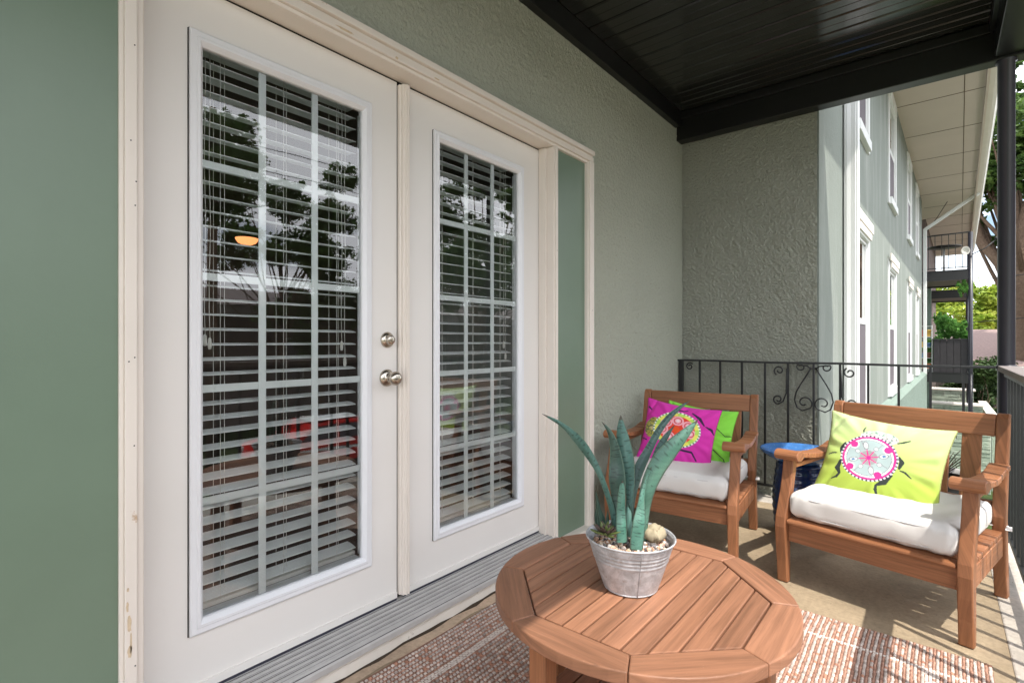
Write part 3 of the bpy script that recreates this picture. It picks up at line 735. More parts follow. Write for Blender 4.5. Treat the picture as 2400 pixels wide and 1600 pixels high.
def pillow(name, label, w_, h_, th, fn, back, loc, rot, edge, seed, group=None, nx=250, ny=200, slump=0):
    s = np.linspace(-1, 1, nx); t_ = np.linspace(-1, 1, ny); S, T = np.meshgrid(s, t_, indexing='ij')
    rg = np.random.default_rng(seed); ph = rg.uniform(0, 6.28, 12)
    ox = w_/2*S*(1-.085*(1-T**2)*abs(S)**2); oz = h_/2*T*(1-.10*(1-S**2)*abs(T)**2)
    prof = ((1-np.abs(S)**2.6)*(1-np.abs(T)**2.6)).clip(0)**.55
    e = np.maximum(abs(S), abs(T))
    ang = np.arctan2(T, S)
    wr = (np.sin(ang*13+ph[0])*.0045+np.sin(ang*23+ph[1])*.0025)*np.clip((e-.45)/.4, 0, 1)*np.clip((1-e)/.12, 0, 1)
    wr += .003*np.sin(5*S+ph[2]+2*T)*np.sin(4*T+ph[3])*(1-e)
    for k in range(3):                       # a few long folds running in from corners
        cxx, czz = (1 if k % 2 else -1), (-1 if k < 2 else 1)
        d = (S-cxx*.8)*math.sin(ph[4+k])+(T-czz*.75)*math.cos(ph[4+k]); rad = np.hypot(S-cxx*.8, T-czz*.75)
        wr -= .009*np.exp(-(d/.05)**2)*np.exp(-(rad/.38)**2)
    yf = th/2*prof+wr; yb = -th/2*prof
    oz = oz-slump*(1-T)/2*prof*.02
    V = np.concatenate([np.stack([-ox, yf+.0018, oz], -1).reshape(-1, 3), np.stack([-ox, yb-.0018, oz], -1).reshape(-1, 3)])
    C = fn(ox, oz); Cb = np.zeros_like(C); Cb[...] = back
    cols = np.concatenate([C.reshape(-1, 3), Cb.reshape(-1, 3)])
    I = np.arange(nx*ny).reshape(nx, ny); a, b_, c, d = I[:-1, :-1].ravel(), I[1:, :-1].ravel(), I[1:, 1:].ravel(), I[:-1, 1:].ravel()
    F = np.concatenate([np.stack([a, b_, c, d], 1)[:, ::-1], np.stack([a, b_, c, d], 1)+nx*ny])
    ring = np.concatenate([I[:, 0], I[-1, 1:], I[-2::-1, -1], I[0, -2:0:-1]]); r2 = np.roll(ring, -1)
    F = np.concatenate([F, np.stack([ring, r2, r2+nx*ny, ring+nx*ny], 1)])
    t = thing(name, label, 'pillow', loc, 0, group); t.rotation_euler = rot
    o = raw('pillow_cover', V, F, M['pil'], t, True, cols, local=True)
    b = MB(); P = V[ring]; P = np.concatenate([P, P[:1]]); P[:, 1] -= .0018
    b.tube([tuple(p) for p in P[::3]]+[tuple(P[0])], .0028, 6); b.build('edge_piping', edge, t, True)
    return t
p_dk = plain('braid_edge', (.30,.30,.12), .9, .1, var=.8, vs=160); p_mg = plain('magenta_edge', (.40,.02,.20), .9, .1); p_lm = plain('lime_edge', (.16,.45,.05), .9, .1)
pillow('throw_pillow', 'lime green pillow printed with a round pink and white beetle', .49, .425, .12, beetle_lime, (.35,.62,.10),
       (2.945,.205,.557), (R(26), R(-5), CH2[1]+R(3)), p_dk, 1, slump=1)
pillow('throw_pillow', 'magenta pillow printed with a floral beetle, in front of the green one', .43, .40, .12, beetle_magenta, (.55,.03,.32),
       (2.985,1.188,.560), (R(22), R(-7), CH1[1]+R(5)), p_mg, 4)
pillow('throw_pillow', 'plain bright green pillow half hidden behind the magenta one', .40, .36, .10, lime_plain, (.22,.62,.06),
       (3.085,1.105,.560), (R(17), R(-7), CH1[1]+R(6)), p_lm, 6)

# ================================================================== ROUND TABLE
TC = (1.322,.636); TZ = .45; TR = .396
t = thing('round_table', 'round slatted wooden coffee table in front of the doors', 'table', (TC[0],TC[1],0))
oct_ = [(TC[0]+.331*math.cos(R(22.5+45*k)), TC[1]+.331*math.sin(R(22.5+45*k))) for k in range(8)]
b = MB()
for k in range(8):                                # eight rim segments between circle and octagon
    a0, a1 = R(22.5+45*k)+.0022, R(22.5+45*(k+1))-.0022
    pts = []
    for i in range(9):
        a = a0+(a1-a0)*i/8; pts.append((TC[0]+TR*math.cos(a), TC[1]+TR*math.sin(a)))
    q0 = (TC[0]+.333*math.cos(a0), TC[1]+.333*math.sin(a0)); q1 = (TC[0]+.333*math.cos(a1), TC[1]+.333*math.sin(a1))
    pts += [q1, q0]
    n = len(pts); base = TZ+random.uniform(-.0006,.0006); vs = [(x, y, base-.030) for x, y in pts]+[(x, y, base) for x, y in pts]
    am = (a0+a1)/2
    # rotate grain: store as local coords then set uv along the tangent
    fs = [tuple(range(n-1,-1,-1)), tuple(range(n,2*n))]+[(i,(i+1)%n,(i+1)%n+n,i+n) for i in range(n)]
    u0 = len(b.uv); b.add(vs, fs, 0)
    tx, ty = -math.sin(am), math.cos(am); off = random.random()*9; j = u0
    for f in fs:
        for i in f:
            x, y, z = vs[i]; b.uv[j] = (x*tx+y*ty+off, x*ty-y*tx+z+off*2); j += 1
b.build('table_rim', M['twood'], t, bevel=.004, seg=3)
def octx(y):                                      # half-width of the octagon at y
    dy = abs(y-TC[1]); ap = .331*math.cos(R(22.5)); h = .331*math.sin(R(22.5))
    return ap if dy < h else ap-(dy-h)
b = MB(); y = TC[1]-.3055; 
for k in range(12):
    y0, y1 = y+.002, y+.0485
    xa0, xa1 = octx(y0)-.003, octx(y1)-.003
    dz = random.uniform(-.0008,.0004)
    vs = [(TC[0]-xa0,y0),(TC[0]+xa0,y0),(TC[0]+xa1,y1),(TC[0]-xa1,y1)]
    ins = [(TC[0]-xa0,y0),(TC[0]+xa0,y0)]
    if abs(y0-TC[1]) < .1267 < abs(y1-TC[1]) or abs(y1-TC[1]) < .1267 < abs(y0-TC[1]):
        yk = TC[1]+(.1267 if y1 > TC[1] else -.1267); xk = octx(yk)-.003
        vs = [(TC[0]-xa0,y0),(TC[0]+xa0,y0),(TC[0]+xk,yk),(TC[0]+xa1,y1),(TC[0]-xa1,y1),(TC[0]-xk,yk)]
    b.prism(vs, 2, TZ-.022, TZ-.0015+dz, grain=0)
    y += .051
b.build('table_slats', M['twood'], t, bevel=.0025, seg=2)
b = MB(); b.box(TC[0]-.30, TC[0]+.30, TC[1]+.14, TC[1]+.165, TZ-.055, TZ-.031); b.box(TC[0]-.30, TC[0]+.30, TC[1]-.165, TC[1]-.14, TZ-.055, TZ-.031)
b.box(TC[0]+.16, TC[0]+.185, TC[1]-.30, TC[1]-.166, TZ-.055, TZ-.031); b.box(TC[0]-.185, TC[0]-.16, TC[1]-.30, TC[1]-.166, TZ-.055, TZ-.031)
b.build('under_frame', M['wood2'], t)
for k in range(4):
    a = R(166+90*k); cx, cy = TC[0]+.345*math.cos(a), TC[1]+.345*math.sin(a); h = .024
    ca, sa = math.cos(a+R(14)), math.sin(a+R(14))
    b = MB(); pts = [(cx+ca*i*h-sa*j*h, cy+sa*i*h+ca*j*h) for i, j in ((-1,-1),(1,-1),(1,1),(-1,1))]
    b.prism(pts, 2, .008, TZ-.030, grain=2); b.build('leg', M['wood'], t, bevel=.004)
b = MB(); y = TC[1]-.22
for k in range(8):
    hw = math.sqrt(max(.30**2-(abs(y+.026-TC[1]))**2, .01))*.98
    b.box(TC[0]-hw, TC[0]+hw, y, y+.049, .135, .153, grain=0); y += .055
b.build('lower_shelf', M['wood2'], t, bevel=.002)

# ================================================================== PLANT POT
PX, PY = 1.303, .652
m, N, L, B = nm('galvanised_zinc'); vec = coords(N, L)
n = noise(N, L, vec, 28, 6, .65, .6); r = ramp(N, [(.3, (.30,.30,.31)), (.5, (.46,.47,.49)), (.68, (.64,.65,.67))]); L.new(n, r.inputs[0])
n2 = noise(N, L, vec, 90, 5, .7); r2 = ramp(N, [(.56, 0.0), (.66, .5)]); L.new(n2, r2.inputs[0])
L.new(mixc(N, L, r2.outputs[0], r.outputs[0], (.30,.24,.20)), B.inputs['Base Color']); B.inputs['Metallic'].default_value = .25; B.inputs['Roughness'].default_value = .45
bump(N, L, B, n, .25, .002); M['zinc'] = m
t = thing('metal_pot', 'weathered galvanised metal bucket pot on the round table', 'pot', (PX,PY,TZ))
b = MB(); prof = [(0,.003),(.068,.003),(.0715,0),(.0735,.004)]
for i in range(40):
    q = i/39; r_ = .0735+(.1155-.0735)*q**.95; z = .004+.130*q
    if q > .60: r_ += .0017*math.sin((q-.60)*78)
    prof.append((r_, z))
prof += [(.1205,.1345),(.1215,.1375),(.1195,.140),(.1165,.138),(.1135,.130),(.112,.118)]
b.lathe(prof, (PX,PY,TZ), 72, wob=.004); b.build('bucket', M['zinc'], t)
b = MB(); sa = math.atan2(cF[1]*-1, cF[0]*-1)+.02
b.tube([(PX+(.0742+.042*q**.95+.0006)*math.cos(sa), PY+(.0742+.042*q**.95+.0006)*math.sin(sa), TZ+.004+.128*q) for q in np.linspace(0, 1, 12)], .0013, 6, squash=.5); b.build('seam', M['zinc'], t)
b = MB(); b.lathe([(0,.112),(.06,.113),(.104,.110)], (PX,PY,TZ), 40); b.build('potting_soil', M['bark'], t)
# pebbles
ico_v = np.array([(0,0,1),(.894,0,.447),(.276,.851,.447),(-.724,.526,.447),(-.724,-.526,.447),(.276,-.851,.447),(.724,.526,-.447),(-.276,.851,-.447),(-.894,0,-.447),(-.276,-.851,-.447),(.724,-.526,-.447),(0,0,-1)])
ico_f = [(0,1,2),(0,2,3),(0,3,4),(0,4,5),(0,5,1),(1,6,2),(2,7,3),(3,8,4),(4,9,5),(5,10,1),(6,7,2),(7,8,3),(8,9,4),(9,10,5),(10,6,1),(11,7,6),(11,8,7),(11,9,8),(11,10,9),(11,6,10)]
Vs = []; Fs = []; Cs = []
pal = np.array([(.62,.50,.38),(.72,.66,.60),(.50,.28,.16),(.55,.36,.26),(.30,.26,.24),(.66,.40,.30),(.75,.72,.70),(.12,.10,.10)])
for k in range(560):
    rr = .099*math.sqrt(rng.random()); a = rng.random()*6.283; s = rng.uniform(.0035,.0075)
    if k > 540: s *= 1.5
    sc3 = s*rng.uniform(.65,1.25,3); Q = ico_v*sc3*rng.uniform(.88,1.12,(12,1)); q = rng.random()*6.283
    Q = np.stack([Q[:,0]*math.cos(q)-Q[:,1]*math.sin(q), Q[:,0]*math.sin(q)+Q[:,1]*math.cos(q), Q[:,2]], 1)
    z = TZ+.114+rng.uniform(0,.008)+.004*(1-rr/.11)
    Fs += [tuple(i+len(Vs) for i in f) for f in ico_f]; Vs += (Q+np.array([PX+rr*math.cos(a), PY+rr*math.sin(a), z])).tolist(); Cs += [pal[rng.integers(len(pal))]*rng.uniform(.8,1.15)]*12
o = raw('gravel', np.array(Vs), Fs, attr_mat('pebble', .7, .3, .2, 300), None, False, np.array(Cs)); o['kind'] = 'stuff'; o['label'] = 'mixed pink and white pebbles filling the pot'
V, F = rbox(.026,.025,.024,.0239,0,10,2)
t = tag(raw('round_stone', V, F, plain('stone_skin', (.36,.30,.20), .75, .3, var=.25, vs=40, bs=.5, bd=.002, bsc=120), None, True), 'round tan stone on the pebbles at the right of the pot', 'stone')
sx, sy, sz = at(1532, 1248, 1.41); t.location = (sx, sy, sz)

# ---- leaves
def leaf(spine, parent, fold=.25, twist=0, seed=0, c1=(.085,.27,.20), c2=(.16,.40,.30), px=1/3.1356, bands=True):
    """spine: (x, y, width) in the plant's own drawing units plus depth k"""
    P = np.array([(*at(1250+x*px, 920+y*px, k), w_*px/FPX*k) for x, y, w_, k in spine])
    n = 110; d = np.r_[0, np.cumsum(np.linalg.norm(np.diff(P[:, :3], axis=0), axis=1))]; q = np.linspace(0, d[-1], n)
    # smooth interpolation
    Q = np.stack([np.interp(q, d, P[:, i]) for i in range(4)], 1)
    for _ in range(26):
        Q[1:-1] = (Q[:-2]+2*Q[1:-1]+Q[2:])/4
    Q[:, 3] = np.maximum(Q[:, 3], .0008)
    V = []; C = []; F = []; m = 9; up = np.array((0,0,1.)); view = np.array((cF[0], cF[1], 0))
    rg = np.random.default_rng(seed)
    bo = []; z = 0
    while z < d[-1]: z += rg.uniform(.006,.017); bo.append((z, rg.uniform(-1.1,.5), rg.uniform(.3,1.6), rg.uniform(-.004,.004)))
    for i in range(n):
        T = Q[min(i+1, n-1), :3]-Q[max(i-1, 0), :3]; T /= np.linalg.norm(T)
        a = np.cross(T, view); a /= np.linalg.norm(a); nrm = np.cross(a, T)
        tw = twist*(q[i]/d[-1]-.3); a2 = a*math.cos(tw)+nrm*math.sin(tw); n2 = np.cross(a2, T)
        w_ = Q[i, 3]/2/max(.5, math.cos(tw))
        for side in (0, 1):
            for j in range(m):
                s = -1+2*j/(m-1); s2 = s if side == 0 else -s
                p = Q[i, :3]+a2*w_*s2+n2*(fold*w_*(1-abs(s2))**1.0*-1)+n2*(.0011 if side else -.0011)*(1-abs(s2)**3)
                V.append(p)
                c = np.array(c1)*(1-abs(s2)**2*.0)+(np.array(c2)-np.array(c1))*(.5+.5*math.sin(i*.15+s2*1.5+seed))*.5
                if abs(s2) > .93: c = np.array((.22,.42,.33))
                if bands:
                    for z, s0, ln, sl in bo:
                        if abs(q[i]+sl*s2-z) < .0011 and s0 < s2 < s0+ln: c = c*.36
                if i > n-6: c = np.array((.10,.08,.05))
                c = np.array(c)*(.62+.10*math.sin(i*1.7+s2*5+seed)*math.sin(i*.6+seed)); c = c*.78+c.mean()*.22; C.append(c)
    M2 = 2*m
    for i in range(n-1):
        for j in range(M2):
            F.append((i*M2+j, i*M2+(j+1) % M2, (i+1)*M2+(j+1) % M2, (i+1)*M2+j))
    F.append(tuple(range(M2))[::-1]); F.append(tuple(range((n-1)*M2, n*M2)))
    return raw('leaf', np.array(V), F, M['leafp'], parent, True, np.array(C))
t = thing('snake_plant', 'tall teal banded snake plant with long pointed leaves in the metal pot', 'plant', (PX,PY,TZ+.118))
d0 = 1.42
leaf([(600,980,44,d0),(585,880,44,d0),(560,790,42,d0),(520,670,40,d0),(480,570,44,d0),(435,490,56,d0),(375,400,70,d0-.01),(310,320,66,d0-.02),(250,260,42,d0-.03),(190,215,30,d0-.04),(130,185,22,d0-.05),(65,152,2,d0-.06)], t, .3, .3, 1, (.055,.20,.155), (.13,.32,.27))
leaf([(655,1090,60,d0),(640,980,66,d0),(630,860,80,d0+.01),(625,740,112,d0+.02),(615,620,126,d0+.02),(612,520,104,d0+.03),(598,400,70,d0+.03),(575,310,44,d0+.03),(545,255,26,d0+.03),(500,207,2,d0+.03)], t, .3, .2, 2, (.045,.12,.085), (.07,.17,.12))
leaf([(690,1050,50,d0+.02),(700,900,52,d0+.03),(712,760,56,d0+.04),(708,640,80,d0+.05),(694,540,108,d0+.05),(676,430,112,d0+.05),(655,320,92,d0+.05),(644,230,52,d0+.05),(643,160,2,d0+.05)], t, .35, .3, 3, (.08,.25,.20), (.15,.36,.30))
leaf([(715,1060,44,d0+.03),(712,900,46,d0+.04),(722,780,54,d0+.05),(745,650,74,d0+.06),(785,530,80,d0+.07),(840,430,62,d0+.08),(895,320,50,d0+.09),(950,230,46,d0+.10),(1020,150,38,d0+.11),(1090,95,20,d0+.12),(1155,52,2,d0+.13)], t, .35, .5, 4, (.06,.15,.13), (.12,.26,.22))
leaf([(740,1060,44,d0+.04),(770,900,46,d0+.05),(820,700,50,d0+.06),(880,520,52,d0+.07),(925,400,54,d0+.08),(970,325,44,d0+.085),(1040,232,2,d0+.09)], t, .3, .2, 5, (.04,.14,.12), (.07,.20,.17))
leaf([(790,1080,90,d0-.02),(800,960,88,d0-.02),(815,840,92,d0-.02),(830,740,108,d0-.03),(862,640,124,d0-.03),(910,540,136,d0-.03),(975,450,134,d0-.03),(1045,370,110,d0-.03),(1110,300,74,d0-.03),(1170,240,40,d0-.03),(1215,190,2,d0-.03)], t, .28, .15, 6, (.08,.28,.19), (.17,.42,.29))
leaf([(757,1150,92,d0-.07),(764,1050,104,d0-.07),(778,950,100,d0-.07),(788,860,70,d0-.06),(795,780,44,d0-.06),(812,690,30,d0-.05),(835,610,18,d0-.05),(870,540,2,d0-.05)], t, .3, -.2, 7, (.09,.33,.23), (.19,.46,.34))
leaf([(652,1095,82,d0-.05),(648,980,80,d0-.05),(644,860,66,d0-.04),(648,760,60,d0-.04),(652,680,40,d0-.04),(655,640,2,d0-.04)], t, .3, .2, 8, (.09,.33,.23), (.18,.45,.33))  # lit lower part of the dark leaf, drawn as a brighter leaf
leaf([(712,1050,40,d0-.03),(706,960,46,d0-.03),(702,880,44,d0-.03),(690,820,2,d0-.03)], t, .4, .4, 9, (.16,.45,.36), (.30,.58,.50), bands=False)
leaf([(735,1040,30,d0),(728,940,30,d0),(715,860,20,d0),(700,800,2,d0)], t, .4, .1, 10, (.05,.18,.12), (.10,.28,.2), bands=False)
t = thing('small_aloe', 'small spiky dark green aloe beside the snake plant', 'plant', (*at(1410,1225,1.46)[:2],TZ+.118))
for k, sp in enumerate(([(500,1010,44,1.46),(490,930,46,1.46),(475,830,34,1.46),(458,710,2,1.46)], [(520,1010,40,1.45),(505,920,40,1.45),(480,840,22,1.45),(465,770,2,1.45)], [(540,1010,36,1.44),(545,930,28,1.44),(548,850,2,1.44)], [(480,1000,30,1.47),(462,930,26,1.47),(455,850,2,1.47)], [(560,1020,30,1.44),(580,950,24,1.44),(600,900,2,1.44)])):
    leaf(sp, t, .3, .1, 30+k, (.04,.11,.075), (.08,.19,.13), bands=False)
t = thing('rosette_succulent', 'low dark purple green rosette succulent at the left of the pot', 'plant', (*at(1418,1243,1.385)[:2],TZ+.12))
cx0, cy0, cz0 = at(1420, 1244, 1.385); b = MB(); rs = random.Random(3)
for lay, (nn, ln, el) in enumerate(((12,.044,12),(11,.038,32),(9,.030,52),(6,.022,70))):
    for k in range(nn):
        a = 2*math.pi*k/nn+lay*.4+rs.uniform(-.12,.12); e = R(el+rs.uniform(-8,8)); l = ln*rs.uniform(.8,1.1)
        pts = [(cx0+math.cos(a)*math.cos(e)*l*q, cy0+math.sin(a)*math.cos(e)*l*q, cz0-.008+math.sin(e)*l*q+.006*q*q) for q in (0,.3,.6,.85,1)]
        b.tube(pts, [.003,.0058,.0062,.0038,.0006], 7, squash=.5, mi=lay % 2)
b.build('rosette_leaves', [plain('succ_green', (.10,.13,.035), .5, var=.5, vs=90), plain('succ_purple', (.085,.055,.045), .5, var=.6, vs=90)], t)

# ================================================================== BLUE STOOL, PLANTER
SX, SY = 3.42, .63
t = thing('ceramic_stool', 'glazed blue ceramic side table with dished top between the armchairs', 'side table', (SX,SY,0))
b = MB(); b.lathe([(0,.452),(.10,.450),(.16,.462),(.195,.484),(.205,.487),(.210,.480),(.203,.468),(.17,.442),(.13,.422),(.10,.412)], (SX,SY,0), 56); b.build('dish_top', M['blue'], t)
b = MB(); pr = [(.10,.415)]
for i in range(40):
    q = i/39; z = .405-.40*q; r_ = .118+.022*math.sin(q*math.pi*.9)+.0025*math.sin(q*60)
    pr.append((r_, z))
pr.append((0,.004)); b.lathe(pr, (SX,SY,0), 48); b.build('pedestal', M['navy'], t)
t = thing('dark_planter', 'dark ribbed basket planter with pale metal rim behind the sunlit armchair', 'planter', (3.62,-.02,0))
b = MB(); pr = [(0,.0),(.11,.0)]
for i in range(45): q = i/44; pr.append((.115+.03*q+.003*math.sin(i*2.1), .005+.40*q))
b.lathe(pr, (3.62,-.02,0), 40); b.build('basket', M['iron'], t)
b = MB(); b.lathe([(.140,.402),(.152,.400),(.158,.410),(.150,.420),(.135,.418),(.128,.395)], (3.62,-.02,0), 40); b.build('rim', M['alu'], t)
b = MB(); rs = random.Random(9)
for k in range(16):
    a = rs.uniform(0, 6.28); l = rs.uniform(.10,.22)
    b.tube([(3.62+math.cos(a)*.05*q+math.cos(a)*l*.5*q*q, -.02+math.sin(a)*.05*q+math.sin(a)*l*.5*q*q, .38+l*q) for q in (0,.4,.8,1)], [.003,.003,.002,.001], 5)
b.build('dry_stems', M['bark'], t)

# ================================================================== WOVEN RUG
RX0, RX1, RY0, RY1 = .08, 2.425, -.145, 1.462
px_, py_ = .0148, .0098; nx = int((RX1-RX0)/px_); ny = int((RY1-RY0)/py_)
I, J = np.meshgrid(np.arange(nx), np.arange(ny), indexing='ij'); I = I.ravel(); J = J.ravel()
white = (J % 2 == 0)
xc = RX0+(I+.5+.5*(J % 2))*px_+rng.normal(0,.0007,len(I)); yc = RY0+(J+.5)*py_+rng.normal(0,.0006,len(I))+.003*np.sin(xc*9)
ok = xc < RX1; I, J, xc, yc, white = I[ok], J[ok], xc[ok], yc[ok], white[ok]
strip = (np.abs(xc-2.255) < .013) | (np.abs(xc-.25) < .013) | ((np.abs(yc-.022) < .013) & (xc < 2.255)) | (np.abs(yc-1.30) < .013)
hx = px_*np.where(white, .37, .45)*rng.uniform(.9,1.08,len(I)); hy = py_*np.where(white, .52, .40)*rng.uniform(.9,1.08,len(I)); hz = np.where(white, .0072, .0055)*rng.uniform(.85,1.15,len(I)); hz[strip] = .004; hx[strip] = px_*.5; hy[strip] = py_*.5
tmpl = np.array([(-1,-1,0),(1,-1,0),(1,1,0),(-1,1,0),(-.8,-.8,.75),(.8,-.8,.75),(.8,.8,.75),(-.8,.8,.75),(-.4,-.4,1),(.4,-.4,1),(.4,.4,1),(-.4,.4,1)])
V = np.stack([xc[:, None]+tmpl[:, 0]*hx[:, None], yc[:, None]+tmpl[:, 1]*hy[:, None], .003+tmpl[:, 2]*hz[:, None]], -1).reshape(-1, 3)
qf = np.array([(0,1,5,4),(1,2,6,5),(2,3,7,6),(3,0,4,7),(4,5,9,8),(5,6,10,9),(6,7,11,10),(7,4,8,11),(8,9,10,11)])
F = (np.arange(len(xc))[:, None, None]*12+qf[None]).reshape(-1, 4)
cw = np.array((.62,.53,.47)); cr_ = np.array((.45,.26,.19)); cs = np.array((.68,.60,.54))
cc_ = np.where(white[:, None], cw, cr_)*rng.uniform(.72,1.12,(len(xc), 1))
odd = rng.random(len(xc)) < .06; cc_[odd & white] = (.50,.26,.18); lo = rng.random(len(xc)) < .25; cc_[lo & white] *= .78; cc_[~white] *= rng.uniform(.85,1.15,((~white).sum(), 1))
cc_[strip] = cs*rng.uniform(.92,1.05,(strip.sum(), 1))
t = thing('woven_rug', 'woven terracotta and cream outdoor rug with a pale border stripe under the table', 'rug', (1.2,.65,0))
raw('rug_weave', V, F, attr_mat('rug_yarn', .95, .1, .6, 700), t, True, np.repeat(cc_, 12, 0))
b = MB(); b.box(RX0, RX1, RY0, RY1, .0025, .005); b.build('rug_backing', plain('rug_back', (.27,.15,.11), .95, .05, var=.3, vs=200), t)

# ================================================================== NEIGHBOURING WING (facade frame: x away, y into the wall)
FA = R(-1.45); FX, FY = 4.10, .643
bld = thing('apartment_wing', 'long pale sage apartment wing with white windows and wide tan eaves', 'building', (FX,FY,0), FA)
def FM(b, name, mat, parent=bld, **k):
    o = b.build(name, mat, parent, True, **k)
    if parent is not bld: pass
    return o
b = MB(); b.box(.0, .30, .001, 1.08, -2.6, 4.75); FM(b, 'return_wall', M['stucco_rough'])
o = relief('stucco_coat', (-.001,.0,-.5), (0,1,0), (0,0,1), (-1,0,0), 1.0, 3.4, .0040, .019, .0118, M['stucco_rough'], bld, 21, 1.0); o.matrix_parent_inverse = Matrix.Identity(4)
b = MB(); b.box(-.002, .93, -.012, .0005, -2.6, 4.75); FM(b, 'corner_band', M['facade'])
# facade with openings
win = [(1.72,2.52,.42,2.16), (4.72,5.62,.46,2.12), (8.05,8.95,.46,2.12), (10.5,11.3,.46,2.12)]
wup = [(1.72,2.52,3.22,4.50), (4.72,5.62,3.12,4.50), (8.05,8.95,3.12,4.50), (10.5,11.3,3.12,4.50)]
b = MB(); cuts = [.93]+[c for w_ in win for c in w_[:2]]+[13.0]
for i in range(0, len(cuts), 2): b.box(cuts[i], cuts[i+1], .0, .25, -2.6, 4.75)
for (x0,x1,z0,z1), (_,_,u0,u1) in zip(win, wup):
    b.box(x0, x1, 0, .25, -2.6, z0); b.box(x0, x1, 0, .25, z1, u0); b.box(x0, x1, 0, .25, u1, 4.75)
b.box(.31, 13.0, .25, 6, -2.6, 4.75)
FM(b, 'wall', M['facade'])
b = MB(); b.prism([(-.10,-2.6),(-.10,.28),(-.002,.34),(-.002,-2.6)], 0, .94, 13.05); FM(b, 'plinth', M['facade_low'])
for wi, (x0,x1,z0,z1) in enumerate(win+wup):
    low = wi < 4
    b = MB(); f = .10
    b.box(x0-f, x0, -.018, .06, z0-.1, z1+.14); b.box(x1, x1+f, -.018, .06, z0-.1, z1+.14)
    b.box(x0, x1, -.03, .06, z1, z1+.14); b.box(x0, x1, -.045, .06, z0-.1, z0)
    b.box(x0, x0+.03, .0, .08, z0, z1); b.box(x1-.03, x1, .0, .08, z0, z1); b.box(x0+.03, x1-.03, .0, .08, z1-.03, z1); b.box(x0+.03, x1-.03, .0, .08, z0, z0+.03)
    zm = z0+(z1-z0)*.52; b.box(x0+.03, x1-.03, .002, .08, zm-.03, zm+.03)
    fr = FM(b, 'window', M['spout'], bevel=.004)
    b = MB(); b.box(x0+.03, x1-.03, .012, .014, zm+.03, z1-.03); b.build('pane', M['wglass'], fr, True)
    b = MB()
    for k in range(1, 3): b.box(x0+.045, x1-.045, .0145, .020, zm+(z1-zm)*k/3-.008, zm+(z1-zm)*k/3+.008)
    b.box((x0+x1)/2-.008, (x0+x1)/2+.008, .0145, .021, zm+.03, z1-.03); b.build('glazing_bar', M['spout'], fr, True)
    b = MB(); b.box(x0+.03, x1-.03, .008, .010, z0+.03, zm-.03); b.build('insect_screen', M['screen'], fr, True)
    b = MB(); b.box(x0, x1, .20, .22, z0, z1); b.build('curtain', M['dark'], fr, True)
    if low:
        b = MB(); b.box(x0-.13, x1+.13, -.05, -.031, z1+.10, z1+.20); b.box(x0-.02, x1+.02, -.046, -.031, z1+.02, z1+.09); b.build('window_hood', M['trim'], fr, True, bevel=.004)
# soffit, fascia, gutter
b = MB(); b.box(-.5, 24.5, -1.02, .3, 4.75, 4.79); FM(b, 'soffit', M['tan'])
b = MB()
for k in range(16): b.box(-.5+k*1.6, -.492+k*1.6, -1.02, -.003, 4.745, 4.7505)
b.box(-.5, 24.5, -.80, -.792, 4.744, 4.7505); FM(b, 'soffit_joint', M['bark'])
b = MB(); b.box(-.5, 24.5, -1.05, -1.021, 4.66, 4.93); FM(b, 'fascia_board', M['tan'])
b = MB(); b.prism([(-1.052,4.78),(-1.052,4.92),(-1.20,4.92),(-1.20,4.89),(-1.185,4.87),(-1.165,4.80),(-1.12,4.78)], 0, -.5, 24.5); FM(b, 'gutter', M['gutter'], bevel=.004)
b = MB(); b.add([(-.6,-1.2,4.93),(24.6,-1.2,4.93),(24.6,4,6.3),(-.6,4,6.3),(-.6,-1.2,4.94),(24.6,-1.2,4.94),(24.6,4,6.4),(-.6,4,6.4)], [(0,3,2,1),(4,5,6,7),(0,1,5,4),(1,2,6,5),(2,3,7,6),(3,0,4,7)]); FM(b, 'roof', M['shingle'])
# downspouts
b = MB()
pr = []
for k in range(28):                     # fluted box section
    a = 2*math.pi*k/28; e = .35; rr = .047+(.005 if k % 2 else 0)
    pr.append((1.05+rr*math.copysign(abs(math.cos(a))**e, math.cos(a)), -.062+rr*math.copysign(abs(math.sin(a))**e, math.sin(a))))
b.prism(pr, 2, -2.6, 4.74); FM(b, 'downspout', M['spout'])
b = MB(); b.bar((13.08,-1.10,4.78), (13.08,-.06,4.02), .075, .075); b.bar((13.08,-.06,4.04), (13.08,-.06,-2.6), .075, .075); FM(b, 'downspout', M['spout'], bevel=.01)
b = MB(); b.tube([(13.3,-.02,3.9),(13.35,-.3,4.35),(13.4,-.5,4.74)], .008, 6); FM(b, 'conduit', M['iron'])
b = MB(); b.box(15.6, 24, .02, .2, -2.6, 4.75); FM(b, 'recess_wall', M['oppwall'])
b = MB(); b.box(15.6, 15.75, -.10, .02, -2.6, 2.7); FM(b, 'corner_pipe', M['facade_low'])

